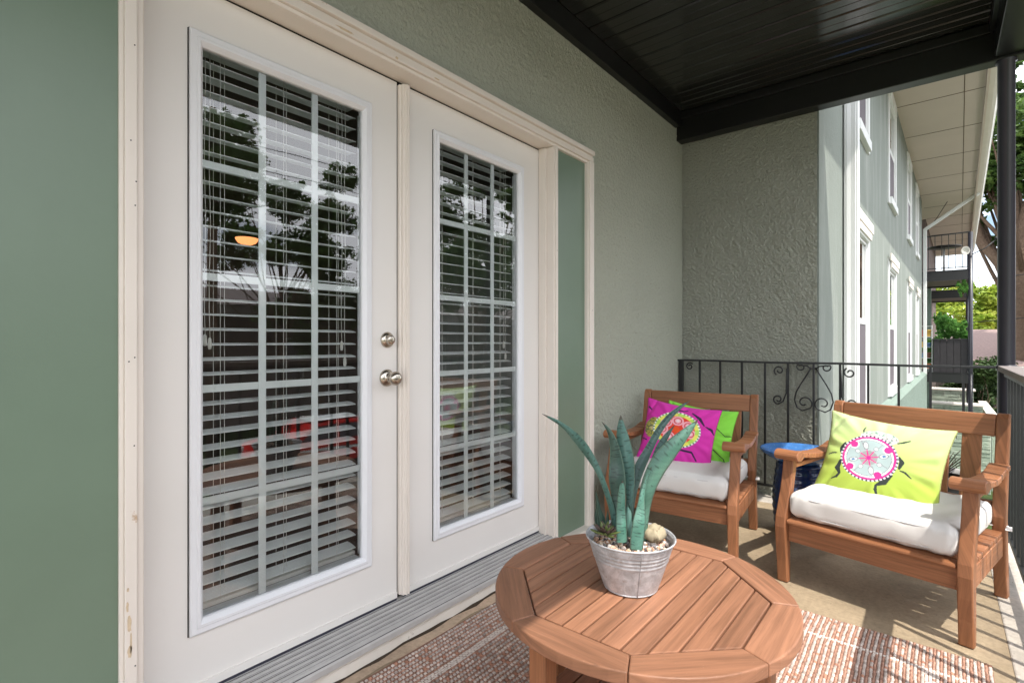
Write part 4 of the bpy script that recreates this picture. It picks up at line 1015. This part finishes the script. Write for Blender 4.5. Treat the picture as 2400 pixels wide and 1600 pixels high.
# far balconies hanging off the recess
def far_balcony(name, label, z, x0, x1, rail):
    t = thing(name, label, 'balcony', (FX,FY,0), FA)
    b = MB(); b.box(x0, x1, -.93, .1, z-.02, z); b.box(x0, x0+.05, -.95, .1, z-.24, z+.02); b.box(x0, x1, -.97, -.931, z-.24, z+.02); b.box(x1-.05, x1, -.95, .1, z-.24, z+.02)
    b.build('deck', M['black'], t, True)
    b = MB(); b.box(x0+.06, x1-.06, -.92, .1, z-.20, z-.16); b.build('deck_underside', plain('underside_'+name, (.12,.10,.085), .6, .4, var=.5, vs=3), t, True)
    if rail:
        b = MB()
        b.bar((x0,-.93,z+.95),(x0,.1,z+.93), .03); b.bar((x0,-.93,z+.08),(x0,.1,z+.08), .02); b.bar((x0,-.93,z+.95),(x1,-.93,z+.95), .03)
        for k in range(8): y = -.93+k*.135; b.bar((x0,y,z+.05),(x0,y,z+.95), .014)
        for k in range(16): x = x0+k*.14; b.bar((x,-.93,z+.05),(x,-.93,z+.95), .014)
        b.build('railing', M['iron'], t, True)
    b = MB()
    b.bar((x0+.03,-.945,-2.6),(x0+.03,-.945,z+(.95 if rail else 0)), .10, n=12); b.bar((x1-.03,-.945,-2.6),(x1-.03,-.945,z+.9), .10, n=12)
    b.build('support_posts', M['post'], t, True)
    return t
far_balcony('far_balcony', 'upper black balcony with iron railing at the end of the wing', 2.93, 13.3, 15.6, True)
far_balcony('far_balcony', 'second upper black balcony farther along behind the first', 2.75, 17.6, 20.0, False)
far_balcony('far_balcony', 'lower black balcony crowded with plants and shelves', .30, 13.3, 15.6, False)
def FW(x, y, z):      # facade frame to world
    return (FX+x*math.cos(FA)-y*math.sin(FA), FY+x*math.sin(FA)+y*math.cos(FA), z)
# things on the far balconies
q = FW(14.0, -.42, 2.93); t = thing('bistro_table', 'small black table on the upper far balcony', 'table', q)
b = MB(); b.lathe([(0,.70),(.36,.70),(.37,.715),(.36,.73),(0,.73)], q, 24); b.build('tabletop', M['black'], t)
b = MB(); b.bar((q[0],q[1],q[2]),(q[0],q[1],q[2]+.7), .05, n=10); b.bar((q[0]-.2,q[1],q[2]+.02),(q[0]+.2,q[1],q[2]+.02), .03); b.bar((q[0],q[1]-.2,q[2]+.02),(q[0],q[1]+.2,q[2]+.02), .03); b.build('pedestal', M['alu'], t)
q = FW(13.26, -.97, 3.3); t = thing('satellite_dish', 'small satellite dish arm sticking out from the upper far balcony', 'satellite dish', q)
b = MB(); b.tube([q, (q[0]+.1,q[1]-.25,q[2]+.14), (q[0]+.14,q[1]-.44,q[2]+.33)], .013, 6); b.lathe([(0,-.03),(.035,-.02),(.035,.03),(0,.04)], (q[0]+.14,q[1]-.46,q[2]+.37), 10); b.build('dish_arm', M['iron'], t)
b = MB(); b.lathe([(0,.0),(.04,.006),(.08,.02),(.11,.04),(.108,.044),(.07,.022),(0,.006)], (0,0,0), 24, 0); b.v = [(q[0]-x-.02, q[1]+.12+y*.8, q[2]+.10+z) for x, y, z in b.v]; b.build('dish', M['gutter'], t)
# planter box with boards on the lower balcony
q = FW(13.5, -.56, .30); t = thing('planter_box', 'tall dark board planter box on the lower far balcony', 'planter', q, FA)
b = MB()
for k in range(5): b.box(-.13, -.11, -.33+k*.135, -.20+k*.135, .02, .86)
b.box(-.11, .25, -.33, .345, .0, .84); b.build('box_body', plain('charcoal_wood', (.035,.032,.035), .6, .3, var=.4, vs=9), t, True, bevel=.004)
b = MB(); b.box(-.15, .27, -.35, .365, .86, .89); b.build('box_rim', M['iron'], t, True)
q = FW(13.55, -.02, .30); t = thing('plant_shelf', 'white wire shelf stacked with small pots on the lower far balcony', 'shelf', q, FA)
b = MB()
for x in (-.12,.14):
    for y in (-.17,.10): b.bar((x,y,0),(x,y,1.25), .012)
for z in (.10,.38,.66,.94,1.22): b.box(-.12, .14, -.17, .10, z, z+.008)
b.build('shelf_frame', M['spout'], t, True)
pots = [(.65,.25,.12),(.08,.12,.4),(.6,.55,.5),(.55,.06,.05),(.7,.45,.1),(.25,.12,.08),(.5,.3,.2),(.05,.05,.05),(.62,.6,.55),(.45,.1,.07),(.1,.2,.35)]
rs = random.Random(4); pi = 0
pm = [plain('pot_glaze', c, .5, .4, var=.1) for c in pots]
names = ['orange','blue','pale','red','yellow','brown','tan','black','white','rust','teal']
for zi, z in enumerate((.108,.388,.668,.948)):
    lv = ('lowest', 'second lowest', 'third', 'highest')[zi]
    for yi, y in enumerate((-.10,.03)):
        k = (zi*2+yi*5+3*zi) % 11; qq = FW(13.5, -.02+y, .30+z); h = rs.uniform(.11,.19)
        tt = thing('flower_pot', 'small %s pot on the %s board of the white wire shelf, %s side' % (names[k], lv, ('outer','wall')[yi]), 'pot', qq, 0, 'small pots on the wire shelf')
        bb = MB(); bb.lathe([(0,0),(.035,0),(.052,h*.85),(.058,h*.85),(.058,h),(.048,h),(0,h*.9)], qq, 14); bb.build('pot_body', pm[k], tt)

# ================================================================== FOLIAGE
def quads(cent, size, mat, name, parent=None, flat=.6, seed=0, asp=.55):
    g = np.random.default_rng(seed); n = len(cent)
    a = g.normal(size=(n, 3)); a[:, 2] *= flat; a /= np.linalg.norm(a, axis=1)[:, None]
    nn = g.normal(size=(n, 3)); nn[:, 2] += .8; b_ = np.cross(nn, a); b_ /= np.linalg.norm(b_, axis=1)[:, None]
    s = size*g.uniform(.6, 1.3, (n, 1)); c = np.cross(a, b_)*s*.18
    V = np.stack([cent-a*s, cent-b_*s*asp+c, cent+a*s, cent+b_*s*asp+c], 1).reshape(-1, 3)
    F = np.arange(n*4).reshape(-1, 4)
    return raw(name, V, F, mat, parent)
def blobs(g, centers, radii, n):
    """leaf centres gathered in clumps near the shells of the blobs"""
    out = []; w_ = np.array([r[0]*r[1]+r[2]*r[0] for r in radii]); w_ = w_/w_.sum()
    for c, r, k in zip(centers, radii, (w_*n).astype(int)):
        ncl = max(6, k//55); d = g.normal(size=(ncl, 3)); d /= np.linalg.norm(d, axis=1)[:, None]; d *= g.uniform(.35, 1.08, (ncl, 1))
        cc = np.array(c)+d*np.array(r); i = g.integers(0, ncl, k)
        out.append(cc[i]+g.normal(size=(k, 3))*np.array(r)*.14)
    return np.concatenate(out)
def tree(name, label, base, h, crown, lm, leaf_s, n, tr=.25, seed=0, group=None, keep=None, limbs=None):
    g = np.random.default_rng(seed); t = thing(name, label, 'tree', base, 0, group)
    b = MB(); bx, by, bz = base; top = bz+h
    pts = [(bx+.12*math.sin(k*.9+seed)*tr*2, by+.12*math.cos(k*1.1+seed)*tr*2, bz+(top-bz)*k/8) for k in range(9)]
    b.tube(pts, [tr*(1.35 if k == 0 else 1)*(1-.085*k) for k in range(9)], 12)
    for c, r in crown:
        k = g.integers(3, 7); s = pts[k]; e = (c[0], c[1], c[2]); m_ = tuple((s[i]*.55+e[i]*.45)+g.normal()*.12 for i in range(3))
        b.tube([s, m_, e], [min(tr*.28,.11), min(tr*.16,.07), .012], 8)
    for l in (limbs or []): b.tube(l[0], l[1], 10)
    b.build('trunk', M['bark'], t, norm=False)
    P = blobs(g, [c for c, r in crown], [r for c, r in crown], n)
    if keep is not None: P = P[keep(P)]
    quads(P, leaf_s, lm, 'crown', t, seed=seed+1)
    return t
def rcrown(g, c, R_, n, r):
    out = []
    for _ in range(n):
        d = g.normal(size=3); d /= np.linalg.norm(d); d *= g.random()**.4
        q = r*g.uniform(.65, 1.25); out.append(((c[0]+d[0]*R_[0], c[1]+d[1]*R_[1], c[2]+d[2]*R_[2]), (q, q, q*.7)))
    return out
g = np.random.default_rng(21)
# big tree beyond the post
keep = lambda P: (P[:, 0] > 29.0) | (P[:, 1] < -1.5) | (P[:, 2] > 7)
tree('oak_tree', 'large oak with thick brown trunk rising behind the round post', (30,-2.85,GZ), 9.5,
     rcrown(g, (30.5,-3.4,10.0), (4.5,4.2,3.6), 34, 1.15)+[((31,-1.0,7.6),(1.0,.8,.9)),((30,-1.4,8.4),(1.0,.8,.9)),((31,-.8,9.6),(1.0,.8,.9)),((30.3,-1.9,9.2),(1.0,.8,.9)),((31,-1.1,6.8),(1.0,.8,.8)),((30,-1.7,7.6),(1.0,.8,.8)),((31,-1.3,9.0),(1.2,.9,1.0)),((30,-1.5,10.4),(1.2,.9,1.0)),((30,-1.2,12.0),(1.2,.9,1.0)),((30,-3.2,5.0),(.7,.6,.5)),((30,-.6,7.9),(1.2,.8,.9)),((31,-1.9,5.6),(.8,.5,.5)),((30.5,-.2,9.2),(1.2,.9,1.0)),((31,.1,11),(1.5,1.2,1.2)),((30,-1.4,8.6),(1.2,.9,1.0))], M['leafA'], .125, 40000, .72, 31, keep=keep,
     limbs=[([(30,-2.8,2.6),(30.2,-2.2,4.2),(30.4,-1.5,5.4),(30.5,-1.15,7.0),(30.6,-.9,9.0)],[.26,.22,.17,.13,.07])])
# bright trees beyond the roof
for k, (x, y, z, rr, n) in enumerate(((43,-.6,2.0,3.2,16000),(46,-4.2,2.6,3.8,15000),(40,2.0,1.4,3.0,13000),(52,1.0,2.6,4.2,12000),(45,-8.5,3.5,3.8,6000))):
    tree('leafy_tree', ['bright yellow green tree beyond the far roof','tall yellow green tree farthest right beyond the roof','bright bushy tree seen under the far balconies','distant bright tree behind the others','bright tree showing right of the round post'][k], (x,y,GZ), z+1.5,
         rcrown(g, (x,y,z), (rr,rr,rr*.75), 20, 1.25), M['leafB'], .15, n, .2, 50+k, 'bright trees beyond the roof')
# dark hedge and shrubs below
tree('evergreen_shrub', 'dark green glossy shrub mass below the neighbouring roof', (24,-1.2,GZ), 1.6, rcrown(g, (25.5,-1.4,-.6), (2.2,1.1,.8), 18, .7), M['leafC'], .07, 15000, .08, 71)
tree('evergreen_shrub', 'dark shrub beside the stone retaining walls', (19.5,-1.6,GZ), 1.2, rcrown(g, (20.5,-1.9,-.9), (3.0,.45,.7), 14, .42), M['leafC'], .05, 7000, .08, 72)
tree('evergreen_shrub', 'dark shrub under the lower far balcony', (26,1.4,GZ), 1.5, rcrown(g, (26,.8,-.9), (1.0,1.2,1.0), 9, .6), M['leafC'], .07, 5000, .08, 73)
# balcony plants
def potted(label, q, r, n, seed, s=.038):
    g2 = np.random.default_rng(seed); t = thing('potted_plant', label, 'plant', q)
    b = MB(); b.tube([q, (q[0],q[1],q[2]+r[2]), (q[0]+.05,q[1],q[2]+2*r[2])], [.02,.015,.006], 6); b.build('stem', M['bark'], t)
    P = blobs(g2, [(q[0]+g2.normal()*.6*r[0], q[1]+g2.normal()*.45*r[1], q[2]+r[2]*(.3+1.5*g2.random())) for _ in range(18)], [tuple(np.array(r)*.38)]*18, n)
    quads(P, s, M['leafD'], 'foliage', t, seed=seed)
q = FW(13.62,-.62,1.14); potted('bushy bright green plant in the dark planter box', q, (.22,.34,.34), 5200, 5)
q = FW(14.4,-.35,.30); potted('tall leafy plant behind the planter box on the lower balcony', q, (.35,.40,.75), 5200, 6)
q = FW(13.4,-.80,2.25); potted('plant hanging under the upper far balcony beside the post', q, (.10,.12,.22), 1300, 8, .03)

# neighbour house roof
t = thing('neighbour_house', 'low house with a pinkish shingle roof beyond the hedge', 'house', (33,-4,GZ))
b = MB(); b.add([(29,-11,.02),(29,3,.02),(35,3,1.6),(35,-11,1.6),(29,-11,.14),(29,3,.14),(35,3,1.72),(35,-11,1.72)], [(0,1,2,3),(4,7,6,5),(0,4,5,1),(1,5,6,2),(2,6,7,3),(3,7,4,0)])
b.add([(35,-11,1.6),(35,3,1.6),(41,3,.02),(41,-11,.02),(35,-11,1.72),(35,3,1.72),(41,3,.14),(41,-11,.14)], [(0,1,2,3),(4,7,6,5),(0,4,5,1),(1,5,6,2),(2,6,7,3),(3,7,4,0)])
b.build('roof', M['shingle'], t)
b = MB(); b.box(28.9, 29.0, -11, 3, -.06, .12); b.build('eave_gutter', M['gutter'], t)
b = MB(); b.box(29.8, 40, -10.5, 2.5, GZ, .2); b.build('wall', M['oppwall'], t)

# stone retaining walls stepping down
def stones(label, x0, x1, y0, y1, z0, z1, seed):
    t = thing('retaining_wall', label, 'wall', ((x0+x1)/2,(y0+y1)/2,z0), 0, 'stone retaining walls below')
    rs = random.Random(seed); b = MB(); z = z0
    while z < z1-.001:
        h = min(.10, z1-z); y = y0
        while y < y1-.01:
            l = min(rs.uniform(.22,.45), y1-y); o = rs.uniform(-.02,.02)
            b.box(x0+o, x1, y+.004, y+l-.004, z+.003, z+h-.003); y += l
        z += h
    b.build('stone_courses', M['block'], t, bevel=.008, seg=1)
    b = MB(); b.box(x0-.05, x1+.05, y0-.05, y1+.05, z1+.001, z1+.06); b.build('coping', M['curb'], t, bevel=.01)
stones('nearest pale mossy stone retaining wall below the railing', 17.0, 17.4, -1.0, .15, GZ, -.90, 1)
stones('middle mossy stone retaining wall with pale coping', 19.4, 19.8, -.98, .1, GZ, -.70, 2)
stones('long low mossy wall running away beside the shrubs', 22.4, 22.8, -.9, .6, GZ, -.50, 3)
t = thing('side_wall', 'pale coped garden wall running back beside the shrubs', 'wall', (19.5,-1.2,GZ))
b = MB(); b.box(17.45, 22.3, -1.16, -1.04, GZ, -.84); b.build('wall_body', M['block'], t)
b = MB(); b.box(17.45, 22.3, -1.20, -1.00, -.838, -.78); b.build('coping', M['curb'], t)

# ================================================================== ACROSS THE YARD (seen reflected in the door glass)
t = thing('opposite_building', 'long low brown building across the yard, reflected in the door glass', 'building', (6,-19,GZ))
b = MB(); b.box(-14, 30, -24, -19, GZ, 2.2); b.build('wall', M['oppwall'], t)
b = MB(); b.box(-15, 31, -25, -17.9, 2.2, 2.55); b.build('eave', plain('opp_eave', (.30,.27,.26), .8, .2), t)
b = MB(); b.add([(-15,-17.8,2.56),(31,-17.8,2.56),(31,-21.5,3.5),(-15,-21.5,3.5)], [(0,1,2,3)]); b.add([(-15,-21.5,3.5),(31,-21.5,3.5),(31,-25.2,2.56),(-15,-25.2,2.56)], [(0,1,2,3)]); b.build('roof', plain('opp_roof', (.20,.175,.17), .95, .1, var=.2), t)
for k in range(9):
    x = -11+k*4.4; b = MB(); b.box(x, x+1.1, -19.0, -18.96, -.6, 1.3); f = b.build('window', M['gutter'], t)
    b = MB(); b.box(x+.08, x+1.02, -18.96, -18.94, -.52, 1.22); b.build('pane', M['screen'], f)
    f.matrix_parent_inverse = Matrix.Translation(-t.location)
for c in t.children:
    for d in c.children: d.matrix_parent_inverse = Matrix.Identity(4)
for k, (x, y, cz, rr, nb, n, la) in enumerate(((3.2,-9.0,4.6,1.55,12,11000,'loose oak across the yard, nearest the building'),(8.6,-14.0,4.6,2.9,22,24000,'tall oak across the yard'),(12.5,-8.5,4.6,3.3,26,28000,'dense oak at the far right of the yard'),(17.5,-12.5,4,3.2,16,14000,'broad oak behind the others across the yard'),(-2.5,-13,6.0,2.4,12,7000,'oak at the left end of the yard'),(11.0,-15.5,2.2,2.0,14,12000,'low rounded oak in front of the brown building'))):
    tree('yard_oak', la, (x,y,GZ), cz+2.2, rcrown(g, (x,y,cz), (rr*1.2,rr,rr*.95), nb, .75), M['leafA'], .065, int(n*1.45), .13, 90+k, 'oaks across the yard')
t = thing('utility_pole', 'brown wooden utility pole across the yard', 'pole', (6.1,-13.2,GZ))
b = MB(); b.tube([(6.1,-13.2,GZ),(6.15,-13.2,8.0)], [.16,.11], 12); b.build('pole_shaft', M['bark'], t)
b = MB(); b.box(5.2, 7.1, -13.27, -13.17, 7.2, 7.3); b.build('crossarm', M['bark'], t)
b = MB(); b.lathe([(0,0),(.16,0),(.17,.05),(.17,.5),(.13,.56),(0,.57)], (6.35,-13.1,5.9), 16); b.build('transformer', M['gutter'], t)
for k, (z, la) in enumerate(((7.35,'upper power line strung across the yard'),(6.6,'lower power line strung across the yard'))):
    b = MB(); b.tube([(-30+i*8, -13.2+.0*i, z-.5*math.sin(math.pi*(i % 5)/5)) for i in range(12)], .014, 5); tag(b.build('power_line', M['iron']), la, 'cable', 'power lines')
for k, (z0, z1, la) in enumerate(((3.6,4.1,'upper thin black cable in front of the bright trees'),(2.0,2.3,'lower thin black cable in front of the bright trees'))):
    b = MB(); b.tube([(27,1.2,z0-.25*k),(27,-.9,z0-.15),(26.6,-2.6,z0),(26,-6,z1)], .016, 5); tag(b.build('service_cable', M['iron']), la, 'cable', 'cables beyond the balcony')
sc.cycles.max_bounces = 10; sc.cycles.transparent_max_bounces = 16; sc.cycles.diffuse_bounces = 5

# red car parked across the drive (reflected in the left door)
CX, CY = 8.3, -10.6
t = thing('parked_car', 'red car parked on the driveway across the yard, reflected in the left door', 'car', (CX,CY,GZ), 0)
red = plain('red_car_paint', (.60,.02,.015), .22, .6, var=.05)
side = [(-2.15,.35),(-2.2,.62),(-2.05,.88),(-1.3,.98),(-.75,1.42),(.75,1.46),(1.45,1.02),(2.1,.95),(2.2,.7),(2.15,.35)]
b = MB(); b.prism(side, 1, -.86, .86); b.build('body', red, t, True, bevel=.05, seg=3)
b = MB()
for y in (-.868, .862):
    b.prism([(-1.10,1.0),(-.70,1.36),(-.08,1.39),(-.08,1.0)], 1, y, y+.006); b.prism([(.0,1.0),(.0,1.39),(.68,1.38),(1.22,1.02)], 1, y, y+.006)
b.build('side_windows', M['screen'], t, True)
b = MB(); b.box(-1.9, 1.9, .862, .875, .70, .78); b.box(-.75, .75, -.5, .5, 1.47, 1.50); b.build('white_trim', M['spout'], t, True)
for x in (-1.35, 1.35):
    for y in (-.80, .80):
        b = MB(); b.lathe([(0,-.1),(.20,-.1),(.33,-.09),(.34,0),(.33,.09),(.20,.1),(0,.1)], (0,0,0), 28, 1); b.v = [(p+x, q+y, r+.34) for p, q, r in b.v]; wq = b.build('wheel', M['rubber'], t, True)
        b = MB(); b.lathe([(0,-.105),(.19,-.105),(.19,.105),(0,.105)], (0,0,0), 24, 1); b.v = [(p+x, q+y, r+.34) for p, q, r in b.v]; b.build('rim', M['alu'], wq, True)
for y in (-.62, .62):
    b = MB(); b.box(-2.21, -2.12, y-.16, y+.16, .66, .80); b.build('headlight', M['spout'], t, True)
t.rotation_euler.z = R(8)
